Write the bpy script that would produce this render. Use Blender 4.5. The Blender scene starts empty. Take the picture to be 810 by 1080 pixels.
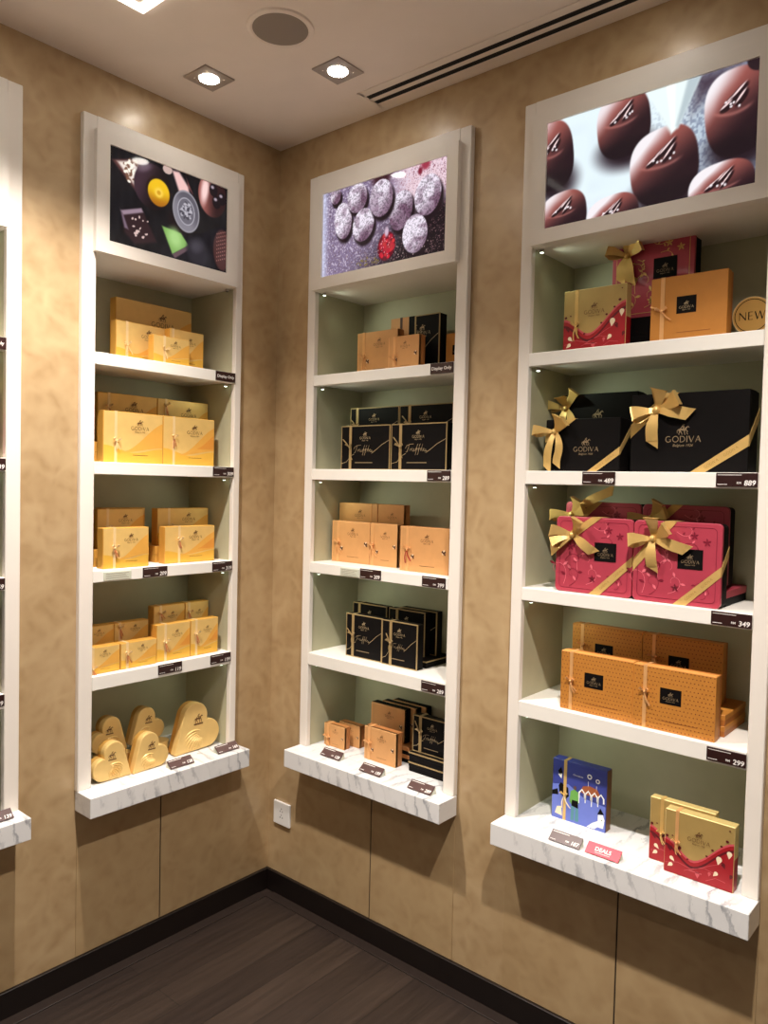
import bpy, bmesh, math, random
import numpy as np
from mathutils import Vector, Matrix
random.seed(7)
SC = bpy.context.scene
COL = SC.collection
PI = math.pi

# ------------------------------------------------------------------ colour and materials
def lin(c):
    c = c / 255.0
    return c / 12.92 if c <= 0.04045 else ((c + 0.055) / 1.055) ** 2.4
def L3(rgb): return tuple(lin(x) for x in rgb)
MATS = {}
def nodes_of(m):
    m.use_nodes = True
    nt = m.node_tree
    return nt, nt.nodes['Principled BSDF']
def mat(name, rgb, rough=0.5, metal=0.0, var=0.06, scale=40.0, spec=0.5, bump=0.0, emit=0.0, coat=0.0):
    """satin surface with a faint procedural mottling"""
    if name in MATS: return MATS[name]
    m = bpy.data.materials.new(name); nt, b = nodes_of(m)
    b.inputs['Roughness'].default_value = rough
    b.inputs['Metallic'].default_value = metal
    b.inputs['Specular IOR Level'].default_value = spec
    b.inputs['Coat Weight'].default_value = coat
    c = L3(rgb)
    tc = nt.nodes.new('ShaderNodeTexCoord')
    nz = nt.nodes.new('ShaderNodeTexNoise'); nz.inputs['Scale'].default_value = scale
    nz.inputs['Detail'].default_value = 3
    nt.links.new(tc.outputs['Object'], nz.inputs['Vector'])
    rp = nt.nodes.new('ShaderNodeValToRGB')
    rp.color_ramp.elements[0].position = 0.3; rp.color_ramp.elements[1].position = 0.7
    rp.color_ramp.elements[0].color = tuple(x * (1 - var) for x in c) + (1,)
    rp.color_ramp.elements[1].color = tuple(min(1, x * (1 + var)) for x in c) + (1,)
    nt.links.new(nz.outputs['Fac'], rp.inputs['Fac'])
    nt.links.new(rp.outputs['Color'], b.inputs['Base Color'])
    if bump:
        bp = nt.nodes.new('ShaderNodeBump'); bp.inputs['Strength'].default_value = bump
        bp.inputs['Distance'].default_value = 0.002
        nt.links.new(nz.outputs['Fac'], bp.inputs['Height'])
        nt.links.new(bp.outputs['Normal'], b.inputs['Normal'])
    if emit:
        b.inputs['Emission Color'].default_value = c + (1,)
        b.inputs['Emission Strength'].default_value = emit
    MATS[name] = m
    return m

def plaster(name, dark, light, swirl=True):
    m = bpy.data.materials.new(name); nt, b = nodes_of(m)
    N = nt.nodes.new; K = nt.links.new
    tc = N('ShaderNodeTexCoord')
    n1 = N('ShaderNodeTexNoise'); n1.inputs['Scale'].default_value = 5.5; n1.inputs['Detail'].default_value = 7
    n1.inputs['Roughness'].default_value = .6; n1.inputs['Distortion'].default_value = .8
    n2 = N('ShaderNodeTexVoronoi'); n2.inputs['Scale'].default_value = 16; n2.feature = 'SMOOTH_F1'
    n2.inputs['Smoothness'].default_value = 0.7
    n3 = N('ShaderNodeTexNoise'); n3.inputs['Scale'].default_value = 9; n3.inputs['Detail'].default_value = 2
    va = N('ShaderNodeVectorMath'); va.operation = 'MULTIPLY_ADD'; va.inputs[1].default_value = (0.25,) * 3
    K(tc.outputs['Object'], n1.inputs['Vector']); K(tc.outputs['Object'], n3.inputs['Vector'])
    K(n3.outputs['Color'], va.inputs[0]); K(tc.outputs['Object'], va.inputs[2]); K(va.outputs[0], n2.inputs['Vector'])
    mx = N('ShaderNodeMix'); mx.data_type = 'FLOAT'; mx.inputs['Factor'].default_value = 0.45
    K(n1.outputs['Fac'], mx.inputs[2]); K(n2.outputs['Distance'], mx.inputs[3])
    rp = N('ShaderNodeValToRGB'); e = rp.color_ramp.elements
    e[0].position = 0.28; e[0].color = L3(dark) + (1,); e[1].position = 0.68; e[1].color = L3(light) + (1,)
    K(mx.outputs[0], rp.inputs['Fac']); K(rp.outputs['Color'], b.inputs['Base Color'])
    rr = N('ShaderNodeMapRange'); rr.inputs['To Min'].default_value = 0.36; rr.inputs['To Max'].default_value = 0.54
    K(mx.outputs[0], rr.inputs['Value']); K(rr.outputs[0], b.inputs['Roughness'])
    b.inputs['Metallic'].default_value = 0.12
    b.inputs['Specular IOR Level'].default_value = 0.55
    b.inputs['Coat Weight'].default_value = .55; b.inputs['Coat Roughness'].default_value = .24
    bp = N('ShaderNodeBump'); bp.inputs['Strength'].default_value = 0.12; bp.inputs['Distance'].default_value = 0.01
    K(mx.outputs[0], bp.inputs['Height']); K(bp.outputs['Normal'], b.inputs['Normal'])
    return m

def marble(name, base=(232, 231, 230)):
    m = bpy.data.materials.new(name); nt, b = nodes_of(m)
    N = nt.nodes.new; K = nt.links.new
    tc = N('ShaderNodeTexCoord')
    mp = N('ShaderNodeMapping'); mp.inputs['Rotation'].default_value = (0.15, 0.62, 0.3); mp.inputs['Scale'].default_value = (1.6, .7, .7)
    K(tc.outputs['Object'], mp.inputs['Vector'])
    nz = N('ShaderNodeTexNoise'); nz.inputs['Scale'].default_value = 9; nz.inputs['Detail'].default_value = 7
    nz.inputs['Roughness'].default_value = 0.6
    K(mp.outputs[0], nz.inputs['Vector'])
    wv = N('ShaderNodeTexWave'); wv.wave_type = 'BANDS'; wv.bands_direction = 'X'; wv.inputs['Scale'].default_value = 5.5
    wv.inputs['Distortion'].default_value = 9.0; wv.inputs['Detail'].default_value = 6; wv.inputs['Detail Scale'].default_value = 1.6
    wv.inputs['Detail Roughness'].default_value = .72
    K(mp.outputs[0], wv.inputs['Vector'])
    r1 = N('ShaderNodeValToRGB'); e = r1.color_ramp.elements
    e[0].position = 0.0; e[0].color = (1, 1, 1, 1); e[1].position = 0.30; e[1].color = (0, 0, 0, 1)
    K(wv.outputs['Fac'], r1.inputs['Fac'])
    r2 = N('ShaderNodeValToRGB'); e = r2.color_ramp.elements
    e[0].position = 0.43; e[0].color = (0, 0, 0, 1); e[1].position = 0.70; e[1].color = (1, 1, 1, 1)
    K(nz.outputs['Fac'], r2.inputs['Fac'])
    mu = N('ShaderNodeMath'); mu.operation = 'MULTIPLY'; K(r1.outputs[0], mu.inputs[0]); K(r2.outputs[0], mu.inputs[1])
    sm = N('ShaderNodeMath'); sm.operation = 'MULTIPLY_ADD'; sm.inputs[1].default_value = 0.13
    K(r2.outputs[0], sm.inputs[0]); K(mu.outputs[0], sm.inputs[2]); sm.use_clamp = True
    mx = N('ShaderNodeMix'); mx.data_type = 'RGBA'
    mx.inputs[6].default_value = L3(base) + (1,); mx.inputs[7].default_value = L3((150, 152, 158)) + (1,)
    K(sm.outputs[0], mx.inputs[0]); K(mx.outputs[2], b.inputs['Base Color'])
    b.inputs['Roughness'].default_value = 0.22
    return m

def wood_floor(name):
    m = bpy.data.materials.new(name); nt, b = nodes_of(m)
    N = nt.nodes.new; K = nt.links.new
    tc = N('ShaderNodeTexCoord')
    mp = N('ShaderNodeMapping'); mp.inputs['Rotation'].default_value = (0, 0, PI / 2)
    K(tc.outputs['Object'], mp.inputs['Vector'])
    br = N('ShaderNodeTexBrick'); br.offset = 0.37; br.inputs['Scale'].default_value = 1.0
    br.inputs['Brick Width'].default_value = 0.95; br.inputs['Row Height'].default_value = 0.105
    br.inputs['Mortar Size'].default_value = 0.0012; br.inputs['Bias'].default_value = 0.0
    br.inputs['Color1'].default_value = L3((44, 34, 30)) + (1,)
    br.inputs['Color2'].default_value = L3((60, 48, 41)) + (1,)
    br.inputs['Mortar'].default_value = L3((26, 20, 18)) + (1,)
    K(mp.outputs[0], br.inputs['Vector'])
    m2 = N('ShaderNodeMapping'); m2.inputs['Scale'].default_value = (38, 2.2, 1)
    K(tc.outputs['Object'], m2.inputs['Vector'])
    nz = N('ShaderNodeTexNoise'); nz.inputs['Scale'].default_value = 1.6; nz.inputs['Detail'].default_value = 6
    K(m2.outputs[0], nz.inputs['Vector'])
    mx = N('ShaderNodeMix'); mx.data_type = 'RGBA'; mx.blend_type = 'MULTIPLY'; mx.inputs[0].default_value = 0.75
    r = N('ShaderNodeValToRGB'); e = r.color_ramp.elements
    e[0].position = 0.3; e[0].color = (0.42, 0.4, 0.38, 1); e[1].position = 0.72; e[1].color = (1, 1, 1, 1)
    K(nz.outputs['Fac'], r.inputs['Fac']); K(br.outputs['Color'], mx.inputs[6]); K(r.outputs[0], mx.inputs[7])
    K(mx.outputs[2], b.inputs['Base Color'])
    b.inputs['Roughness'].default_value = 0.42
    bp = N('ShaderNodeBump'); bp.inputs['Strength'].default_value = 0.25; bp.inputs['Distance'].default_value = 0.002
    K(nz.outputs['Fac'], bp.inputs['Height']); K(bp.outputs['Normal'], b.inputs['Normal'])
    return m

def glow(name, rgb, s):
    m = bpy.data.materials.new(name); nt, b = nodes_of(m)
    b.inputs['Base Color'].default_value = L3(rgb) + (1,)
    b.inputs['Emission Color'].default_value = L3(rgb) + (1,)
    b.inputs['Emission Strength'].default_value = s
    return m

# ------------------------------------------------------------------ mesh builder
class MB:
    def __init__(s): s.v = []; s.f = []; s.m = []; s.mats = []; s.smooth = []
    def mi(s, mt):
        if mt not in s.mats: s.mats.append(mt)
        return s.mats.index(mt)
    def face(s, pts, mt, sm=False):
        n = len(s.v); s.v += [tuple(p) for p in pts]; s.f.append(tuple(range(n, n + len(pts)))); s.m.append(s.mi(mt)); s.smooth.append(sm)
    def raw(s, vs, fs, mt, sm=False):
        n = len(s.v); s.v += [tuple(p) for p in vs]; i = s.mi(mt)
        for f in fs: s.f.append(tuple(n + k for k in f)); s.m.append(i); s.smooth.append(sm)
    def bm(s, b, mt, sm=False):
        b.verts.index_update()
        s.raw([v.co[:] for v in b.verts], [[v.index for v in f.verts] for f in b.faces], mt, sm); b.free()
    def box(s, x0, x1, y0, y1, z0, z1, mt, bev=0.0, seg=1):
        b = bmesh.new(); bmesh.ops.create_cube(b, size=1)
        for v in b.verts:
            v.co = Vector(((x0 + x1) / 2 + v.co.x * (x1 - x0), (y0 + y1) / 2 + v.co.y * (y1 - y0), (z0 + z1) / 2 + v.co.z * (z1 - z0)))
        if bev: bmesh.ops.bevel(b, geom=list(b.edges), offset=bev, segments=seg, affect='EDGES', profile=0.5)
        s.bm(b, mt)
    def prism(s, pts, y0, y1, mt, bev=0.0):
        """outline in XZ extruded along Y from y0 (front) to y1"""
        b = bmesh.new()
        vs = [b.verts.new((p[0], y1, p[1])) for p in pts]
        f = b.faces.new(vs)
        r = bmesh.ops.extrude_face_region(b, geom=[f])
        nv = [g for g in r['geom'] if isinstance(g, bmesh.types.BMVert)]
        for v in nv: v.co.y = y0
        bmesh.ops.recalc_face_normals(b, faces=list(b.faces))
        if bev:
            ed = [e for e in b.edges if abs(e.verts[0].co.y - y0) < 1e-7 and abs(e.verts[1].co.y - y0) < 1e-7]
            bmesh.ops.bevel(b, geom=ed, offset=bev, segments=2, affect='EDGES', profile=0.5)
        s.bm(b, mt)
    def cyl(s, c, r, h, mt, n=32, axis='z', r2=None):
        b = bmesh.new()
        bmesh.ops.create_cone(b, cap_ends=True, segments=n, radius1=r, radius2=r if r2 is None else r2, depth=h)
        M = Matrix.Translation(c)
        if axis == 'y': M = M @ Matrix.Rotation(PI / 2, 4, 'X')
        if axis == 'x': M = M @ Matrix.Rotation(PI / 2, 4, 'Y')
        bmesh.ops.transform(b, matrix=M, verts=list(b.verts)); s.bm(b, mt)
    def ball(s, c, rx, ry, rz, mt, u=12, w=8):
        b = bmesh.new(); bmesh.ops.create_uvsphere(b, u_segments=u, v_segments=w, radius=1)
        for v in b.verts: v.co = Vector((c[0] + v.co.x * rx, c[1] + v.co.y * ry, c[2] + v.co.z * rz))
        s.bm(b, mt, True)
    def strip(s, pts, sides, mt, th=0.0007):
        """ribbon: path points with half-width vectors; closed thin section"""
        n = len(pts); P = [Vector(p) for p in pts]; W = [Vector(w) for w in sides]
        vs = []
        for i in range(n):
            t = P[min(i + 1, n - 1)] - P[max(i - 1, 0)]
            nn = t.cross(W[i])
            nn = nn.normalized() * th if nn.length > 1e-9 else Vector((0, -th, 0))
            vs += [P[i] - W[i] + nn, P[i] + W[i] + nn, P[i] + W[i] - nn, P[i] - W[i] - nn]
        fs = [(0, 1, 2, 3), tuple(4 * (n - 1) + k for k in (3, 2, 1, 0))]
        for i in range(n - 1):
            a = 4 * i; c = a + 4
            for k in range(4):
                k2 = (k + 1) % 4
                fs.append((a + k, c + k, c + k2, a + k2))
        s.raw(vs, fs, mt, False)
    def build(s, name, parent=None, loc=None, rz=0.0, autosmooth=False):
        me = bpy.data.meshes.new(name)
        me.from_pydata(s.v, [], s.f)
        for mt in s.mats: me.materials.append(mt)
        me.polygons.foreach_set('material_index', s.m)
        me.polygons.foreach_set('use_smooth', s.smooth)
        me.update()
        o = bpy.data.objects.new(name, me); COL.objects.link(o)
        if parent is not None: o.parent = parent
        if loc is not None: o.location = loc
        if rz: o.rotation_euler = (0, 0, rz)
        return o

def tag(o, label, cat, group=None):
    o['label'] = label; o['category'] = cat
    if group: o['group'] = group
    return o
def empty(name, loc, rz=0.0):
    o = bpy.data.objects.new(name, None); COL.objects.link(o)
    o.location = loc; o.rotation_euler = (0, 0, rz); o.empty_display_size = 0.05
    return o
RZ = {'R': 0.0, 'L': PI / 2}
def wl(w, s, yl, z):
    """wall frame: s along the wall, yl into the wall, z up"""
    return (s, yl, z) if w == 'R' else (-yl, s, z)

# ------------------------------------------------------------------ text and printed marks
TXT = {}
def text2d(t, bold=0.0, shear=0.0):
    k = (t, bold, shear)
    if k not in TXT:
        cu = bpy.data.curves.new('lettering', 'FONT'); cu.body = t; cu.size = 1.0; cu.offset = bold; cu.shear = shear
        cu.resolution_u = 3
        ob = bpy.data.objects.new('lettering', cu); COL.objects.link(ob)
        dg = bpy.context.evaluated_depsgraph_get(); dg.update()
        me = bpy.data.meshes.new_from_object(ob.evaluated_get(dg))
        vs = [(v.co.x, v.co.y) for v in me.vertices]; fs = [tuple(p.vertices) for p in me.polygons]
        bpy.data.objects.remove(ob); bpy.data.curves.remove(cu); bpy.data.meshes.remove(me)
        xs = [v[0] for v in vs] or [0]; ys = [v[1] for v in vs] or [0]
        TXT[k] = (vs, fs, min(xs), max(xs), min(ys), max(ys))
    return TXT[k]

class Face:
    """printing on a plane: origin o, axes ex, ez, normal n; layers lift by fractions of a millimetre"""
    def __init__(s, mb, o, ex=(1, 0, 0), ez=(0, 0, 1), n=(0, -1, 0)):
        s.mb = mb; s.o = Vector(o); s.ex = Vector(ex); s.ez = Vector(ez); s.n = Vector(n); s.k = 0
    def P(s, x, z, lay): return s.o + s.ex * x + s.ez * z + s.n * (0.00025 * lay)
    def poly(s, pts, mt, lay=1): s.mb.face([s.P(x, z, lay) for x, z in pts], mt)
    def rect(s, x0, x1, z0, z1, mt, lay=1): s.poly([(x0, z0), (x1, z0), (x1, z1), (x0, z1)], mt, lay)
    def line(s, pts, w, mt, lay=2, w2=None):
        n = len(pts); w2 = w if w2 is None else w2; Lf = []; Rt = []
        for i in range(n):
            a = Vector(pts[max(i - 1, 0)]); b = Vector(pts[min(i + 1, n - 1)]); d = b - a
            if d.length < 1e-9: d = Vector((1, 0))
            d.normalize(); q = Vector((-d.y, d.x)) * (w + (w2 - w) * i / max(1, n - 1)) / 2; p = Vector(pts[i])
            Lf.append(p + q); Rt.append(p - q)
        for i in range(n - 1): s.poly([Lf[i], Rt[i], Rt[i + 1], Lf[i + 1]], mt, lay)
    def disc(s, x, z, rx, rz, mt, lay=2, n=14, rot=0.0):
        c, q = math.cos(rot), math.sin(rot)
        s.poly([(x + rx * math.cos(t) * c - rz * math.sin(t) * q, z + rx * math.cos(t) * q + rz * math.sin(t) * c) for t in [2 * PI * i / n for i in range(n)]], mt, lay)
    def text(s, t, x, z, h, mt, lay=2, bold=0.0, shear=0.0, align='c', width=None, rot=0.0):
        vs, fs, x0, x1, y0, y1 = text2d(t, bold, shear)
        if not fs: return
        k = h / 0.70; kx = k if width is None else width / max(1e-6, (x1 - x0))
        dx = {'c': -(x0 + x1) / 2, 'l': -x0, 'r': -x1}[align]
        c, q = math.cos(rot), math.sin(rot); out = []
        for a, b in vs:
            px, pz = (a + dx) * kx, b * k
            out.append(s.P(x + px * c - pz * q, z + px * q + pz * c, lay))
        s.mb.raw(out, fs, mt)
    def word(s, t, x, z, h, mt, lay=2, gap=0.22, rot=0.0):
        """spaced roman capitals with thick and thin strokes, centred on x"""
        W = {'G': .92, 'O': 1.0, 'D': .85, 'I': .14, 'V': .84, 'A': .84, 'N': .86, 'E': .56, 'W': 1.2}
        tot = sum(W[c] for c in t) + gap * (len(t) - 1); cx = -tot / 2
        c_, q_ = math.cos(rot), math.sin(rot)
        def T(pts): return [(x + (a * c_ - b * q_) * h, z + (a * q_ + b * c_) * h) for a, b in pts]
        def ln(pts, w): s.line(T(pts), w * h, mt, lay)
        for c in t:
            w = W[c]; X = cx
            if c in 'GO':
                a0, a1 = (0, 360) if c == 'O' else (48, 330)
                pts = [(X + w / 2 + w / 2 * .93 * math.cos(math.radians(a)), .5 + .47 * math.sin(math.radians(a))) for a in np.linspace(a0, a1, 17)]
                ln(pts, .11)
                if c == 'G': ln([(X + w * .9, .08), (X + w * .9, .44)], .12); ln([(X + w * .62, .44), (X + w * .96, .44)], .06)
            elif c == 'D':
                ln([(X + .06, 0), (X + .06, 1)], .12)
                ln([(X + .06, .97)] + [(X + .3 + (w - .36) * math.cos(a), .5 + .46 * math.sin(a)) for a in np.linspace(PI / 2, -PI / 2, 11)] + [(X + .06, .03)], .1)
            elif c == 'I': ln([(X + .07, 0), (X + .07, 1)], .13)
            elif c == 'V': ln([(X + .03, 1), (X + w / 2, 0)], .14); ln([(X + w / 2, 0), (X + w - .03, 1)], .07)
            elif c == 'A': ln([(X + .03, 0), (X + w / 2, 1)], .07); ln([(X + w / 2, 1), (X + w - .03, 0)], .14); ln([(X + .2, .34), (X + w - .2, .34)], .06)
            elif c == 'N': ln([(X + .06, 0), (X + .06, 1)], .08); ln([(X + .04, .98), (X + w - .04, .02)], .14); ln([(X + w - .06, 0), (X + w - .06, 1)], .08)
            elif c == 'E':
                ln([(X + .07, 0), (X + .07, 1)], .14)
                for zz in (.03, .5, .97): ln([(X + .07, zz), (X + w - (.06 if zz == .5 else 0), zz)], .07)
            elif c == 'W':
                ln([(X + .03, 1), (X + .33, 0)], .14); ln([(X + .33, 0), (X + .6, 1)], .07); ln([(X + .6, 1), (X + .88, 0)], .14); ln([(X + .88, 0), (X + w - .03, 1)], .07)
            cx += w + gap
    def emblem(s, x, z, h, mt, lay=2):
        """rider with long hair on a stepping horse, base centre at x, z"""
        def q(pts, w, w2=None): s.line([(x + (a - .5) * h * 1.12, z + b * h) for a, b in pts], w * h, mt, lay, None if w2 is None else w2 * h)
        q([(.12, .46), (.3, .52), (.5, .47), (.7, .52)], .17)
        q([(.1, .5), (.0, .38), (.02, .16)], .07, .03)
        q([(.14, .44), (.22, .24), (.14, .12), (.17, .0)], .1, .05)
        q([(.24, .42), (.36, .22), (.42, .02)], .09, .05)
        q([(.62, .46), (.6, .24), (.66, .0)], .09, .05)
        q([(.7, .48), (.86, .34), (.8, .16), (.9, .04)], .09, .05)
        q([(.68, .52), (.78, .72), (.9, .8)], .14, .1)
        q([(.86, .82), (1.0, .66)], .1, .05)
        q([(.5, .54), (.54, .84)], .1, .08)
        q([(.52, .74), (.68, .62)], .05)
        q([(.6, .98), (.46, .9), (.38, .72), (.24, .58)], .1, .05)
        s.disc(x + .08 * h, z + .95 * h, .06 * h, .06 * h, mt, lay, 8)
    def logo(s, x, z, w, mt, lay=2, sub=True):
        """emblem over the name, the name's foot at z"""
        h = w / 5.7
        s.word('GODIVA', x, z, h, mt, lay)
        s.emblem(x, z + h * 1.18, h * 1.75, mt, lay)
        if sub: s.text('Belgium 1926', x, z - h * .72, h * .42, mt, lay, shear=.3)
    def script(s, x, z, w, mt, lay=2):
        """flowing handwritten word, left end at x"""
        k = w
        def q(pts, th=.012): s.line([(x + a * k, z + b * k) for a, b in pts], th * k, mt, lay)
        q([(.0, .1), (.06, .2), (.2, .25), (.36, .26)]); q([(.17, .25), (.13, .1), (.08, .0), (.02, -.02)])
        q([(.2, .1), (.22, .02), (.26, .09), (.3, .12), (.31, .02), (.36, .01), (.38, .11), (.38, .02), (.44, .02), (.46, .11)])
        q([(.44, .02), (.52, .2), (.56, .27), (.52, .22), (.47, -.03), (.43, -.12)]); q([(.56, .02), (.62, .2), (.66, .27), (.62, .22), (.57, -.03), (.53, -.12)])
        q([(.48, .09), (.7, .1)]); q([(.66, .02), (.74, .2), (.76, .26), (.72, .16), (.72, .02), (.78, .04), (.82, .1), (.79, .11), (.78, .03), (.83, .01), (.88, .09), (.9, .03), (.85, .0), (.94, .03)])
# ------------------------------------------------------------------ shared materials
M_wall = plaster('champagne_plaster', (174, 144, 103), (196, 168, 127))
M_panel = plaster('panel_plaster', (174, 144, 103), (190, 162, 120))
M_ceil = mat('ceiling_paint', (244, 230, 217), .85, var=.02, scale=8)
M_floor = wood_floor('dark_wood_planks')
M_base = mat('baseboard_dark', (20, 13, 11), .35, var=.1)
M_strip = mat('floor_border', (40, 31, 27), .4, var=.1)
M_cream = mat('cream_lacquer', (236, 228, 218), .42, var=.012, scale=14)
M_shelf = mat('white_shelf', (240, 236, 228), .4, var=.01, scale=14)
M_sage = mat('sage_laminate', (184, 180, 150), .55, var=.03, scale=20)
M_marble = marble('white_marble')
M_dark = mat('black_gap', (14, 12, 11), .8)
M_metal = mat('fixture_metal', (176, 164, 154), .35, .6, var=.03)
M_grille = mat('speaker_grille', (150, 138, 128), .6, .2, var=.12, scale=600)
M_white = mat('white_plastic', (238, 236, 232), .35, var=.01)
M_led = glow('led_lens', (236, 255, 232), 4.0)
M_lens = glow('downlight_lens', (255, 250, 240), 50.0)
M_ring = glow('lit_border', (255, 248, 236), 3.0)
M_tag = mat('tag_brown', (46, 22, 20), .35, var=.05)
M_tagL = mat('tag_mauve', (84, 60, 58), .3, var=.04)
M_tagtxt = mat('tag_print', (240, 236, 232), .6, var=.01)
M_clear = mat('frosted_holder', (206, 208, 190), .35, var=.02)

def structure(o): o['kind'] = 'structure'; return o

# camera calibrated from the picture: wall corner is the z axis, left wall is x = 0, right wall y = 0
CEIL = 2.6787
UN = {  # wall, outer, inner opening, cavity, lightbox, poster, ledge
 'far': ('L', -1.5010, -.9245, -1.4585, -.9645, -1.486, -.9645, -1.470, -.968, None, -1.5010, -.9228),
 'left': ('L', -.7545, -.1774, -.7119, -.2037, -.7400, -.2037, -.7225, -.2103, (-.6811, -.2575), -.7535, -.1718),
 'mid': ('R', .1765, .8375, .2122, .7975, .2090, .8230, .2080, .8050, (.2545, .7646), .1788, .8388),
 'right': ('R', 1.0119, 1.6749, 1.0458, 1.6385, 1.0430, 1.6600, 1.0470, 1.6400, (1.0889, 1.6102), 1.0120, 1.6752)}
ZL0, ZL1 = .5204, .5803
SH = [(1.827, 1.8626), (1.5076, 1.5443), (1.1893, 1.2248), (.8690, .9108)]   # underside, top
BB0, BB1, TOP = 2.1472, 2.4915, 2.5324
DEP = .2326

# ---- walls: a grid of slabs with the niche openings left out
def wall(name, w, a0, a1, holes):
    mb = MB(); xs = sorted({a0, a1} | {h for q in holes for h in q})
    for i in range(len(xs) - 1):
        mid = (xs[i] + xs[i + 1]) / 2
        if any(h0 < mid < h1 for h0, h1 in holes): spans = [(0, ZL0), (TOP - .004, CEIL)]
        else: spans = [(0, CEIL)]
        for z0, z1 in spans: mb.box(xs[i], xs[i + 1], 0, .012, z0, z1, M_wall)
    return structure(mb.build(name, None, (0, 0, 0), RZ[w]))
hole = lambda k: (UN[k][5] - .009, UN[k][6] + .009)
wall('wall_left', 'L', -4.2, 0, [hole('far'), hole('left')])
wall('wall_right', 'R', 0, 4.6, [hole('mid'), hole('right')])
mb = MB(); mb.box(-.012, 4.6, -4.2, .012, -.05, 0, M_floor); structure(mb.build('floor'))
mb = MB(); mb.box(-.012, 4.6, -4.2, .012, CEIL, CEIL + .05, M_ceil); structure(mb.build('ceiling'))
for w, nm, a0, a1 in (('L', 'left', -4.2, -.012), ('R', 'right', 0.0, 4.6)):
    mb = MB(); mb.box(a0, a1, -.012, 0, 0, .0777, M_base, .0015)
    structure(mb.build('baseboard_' + nm, None, (0, 0, 0), RZ[w]))
tn = 0
for w, a0, a1 in (('L', -4.2, -.012), ('R', .012, 4.6)):           # thin border strip on the floor along the walls
    tn += 1; mb = MB(); e0, e1 = (a0, -.05) if w == 'L' else (.05, a1)
    mb.box(e0, e1, -.050, -.012, 0, .004, M_strip, .001)
    structure(mb.build('trim_%d' % tn, None, (0, 0, 0), RZ[w]))
for w, a0, a1 in (('L', -1.5, -.926), ('L', -.747, -.175), ('R', .1735, .833), ('R', 1.009, 1.675)):    # plaster panels below the ledges
    tn += 1; mb = MB(); m_ = (a0 + a1) / 2
    mb.box(a0, m_ - .0018, -.003, 0, .0777, ZL0, M_panel, .001)
    mb.box(m_ + .0018, a1, -.003, 0, .0777, ZL0, M_panel, .001)
    mb.box(m_ - .0018, m_ + .0018, -.0006, 0, .0777, ZL0, M_dark)
    structure(mb.build('trim_%d' % tn, None, (0, 0, 0), RZ[w]))

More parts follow.
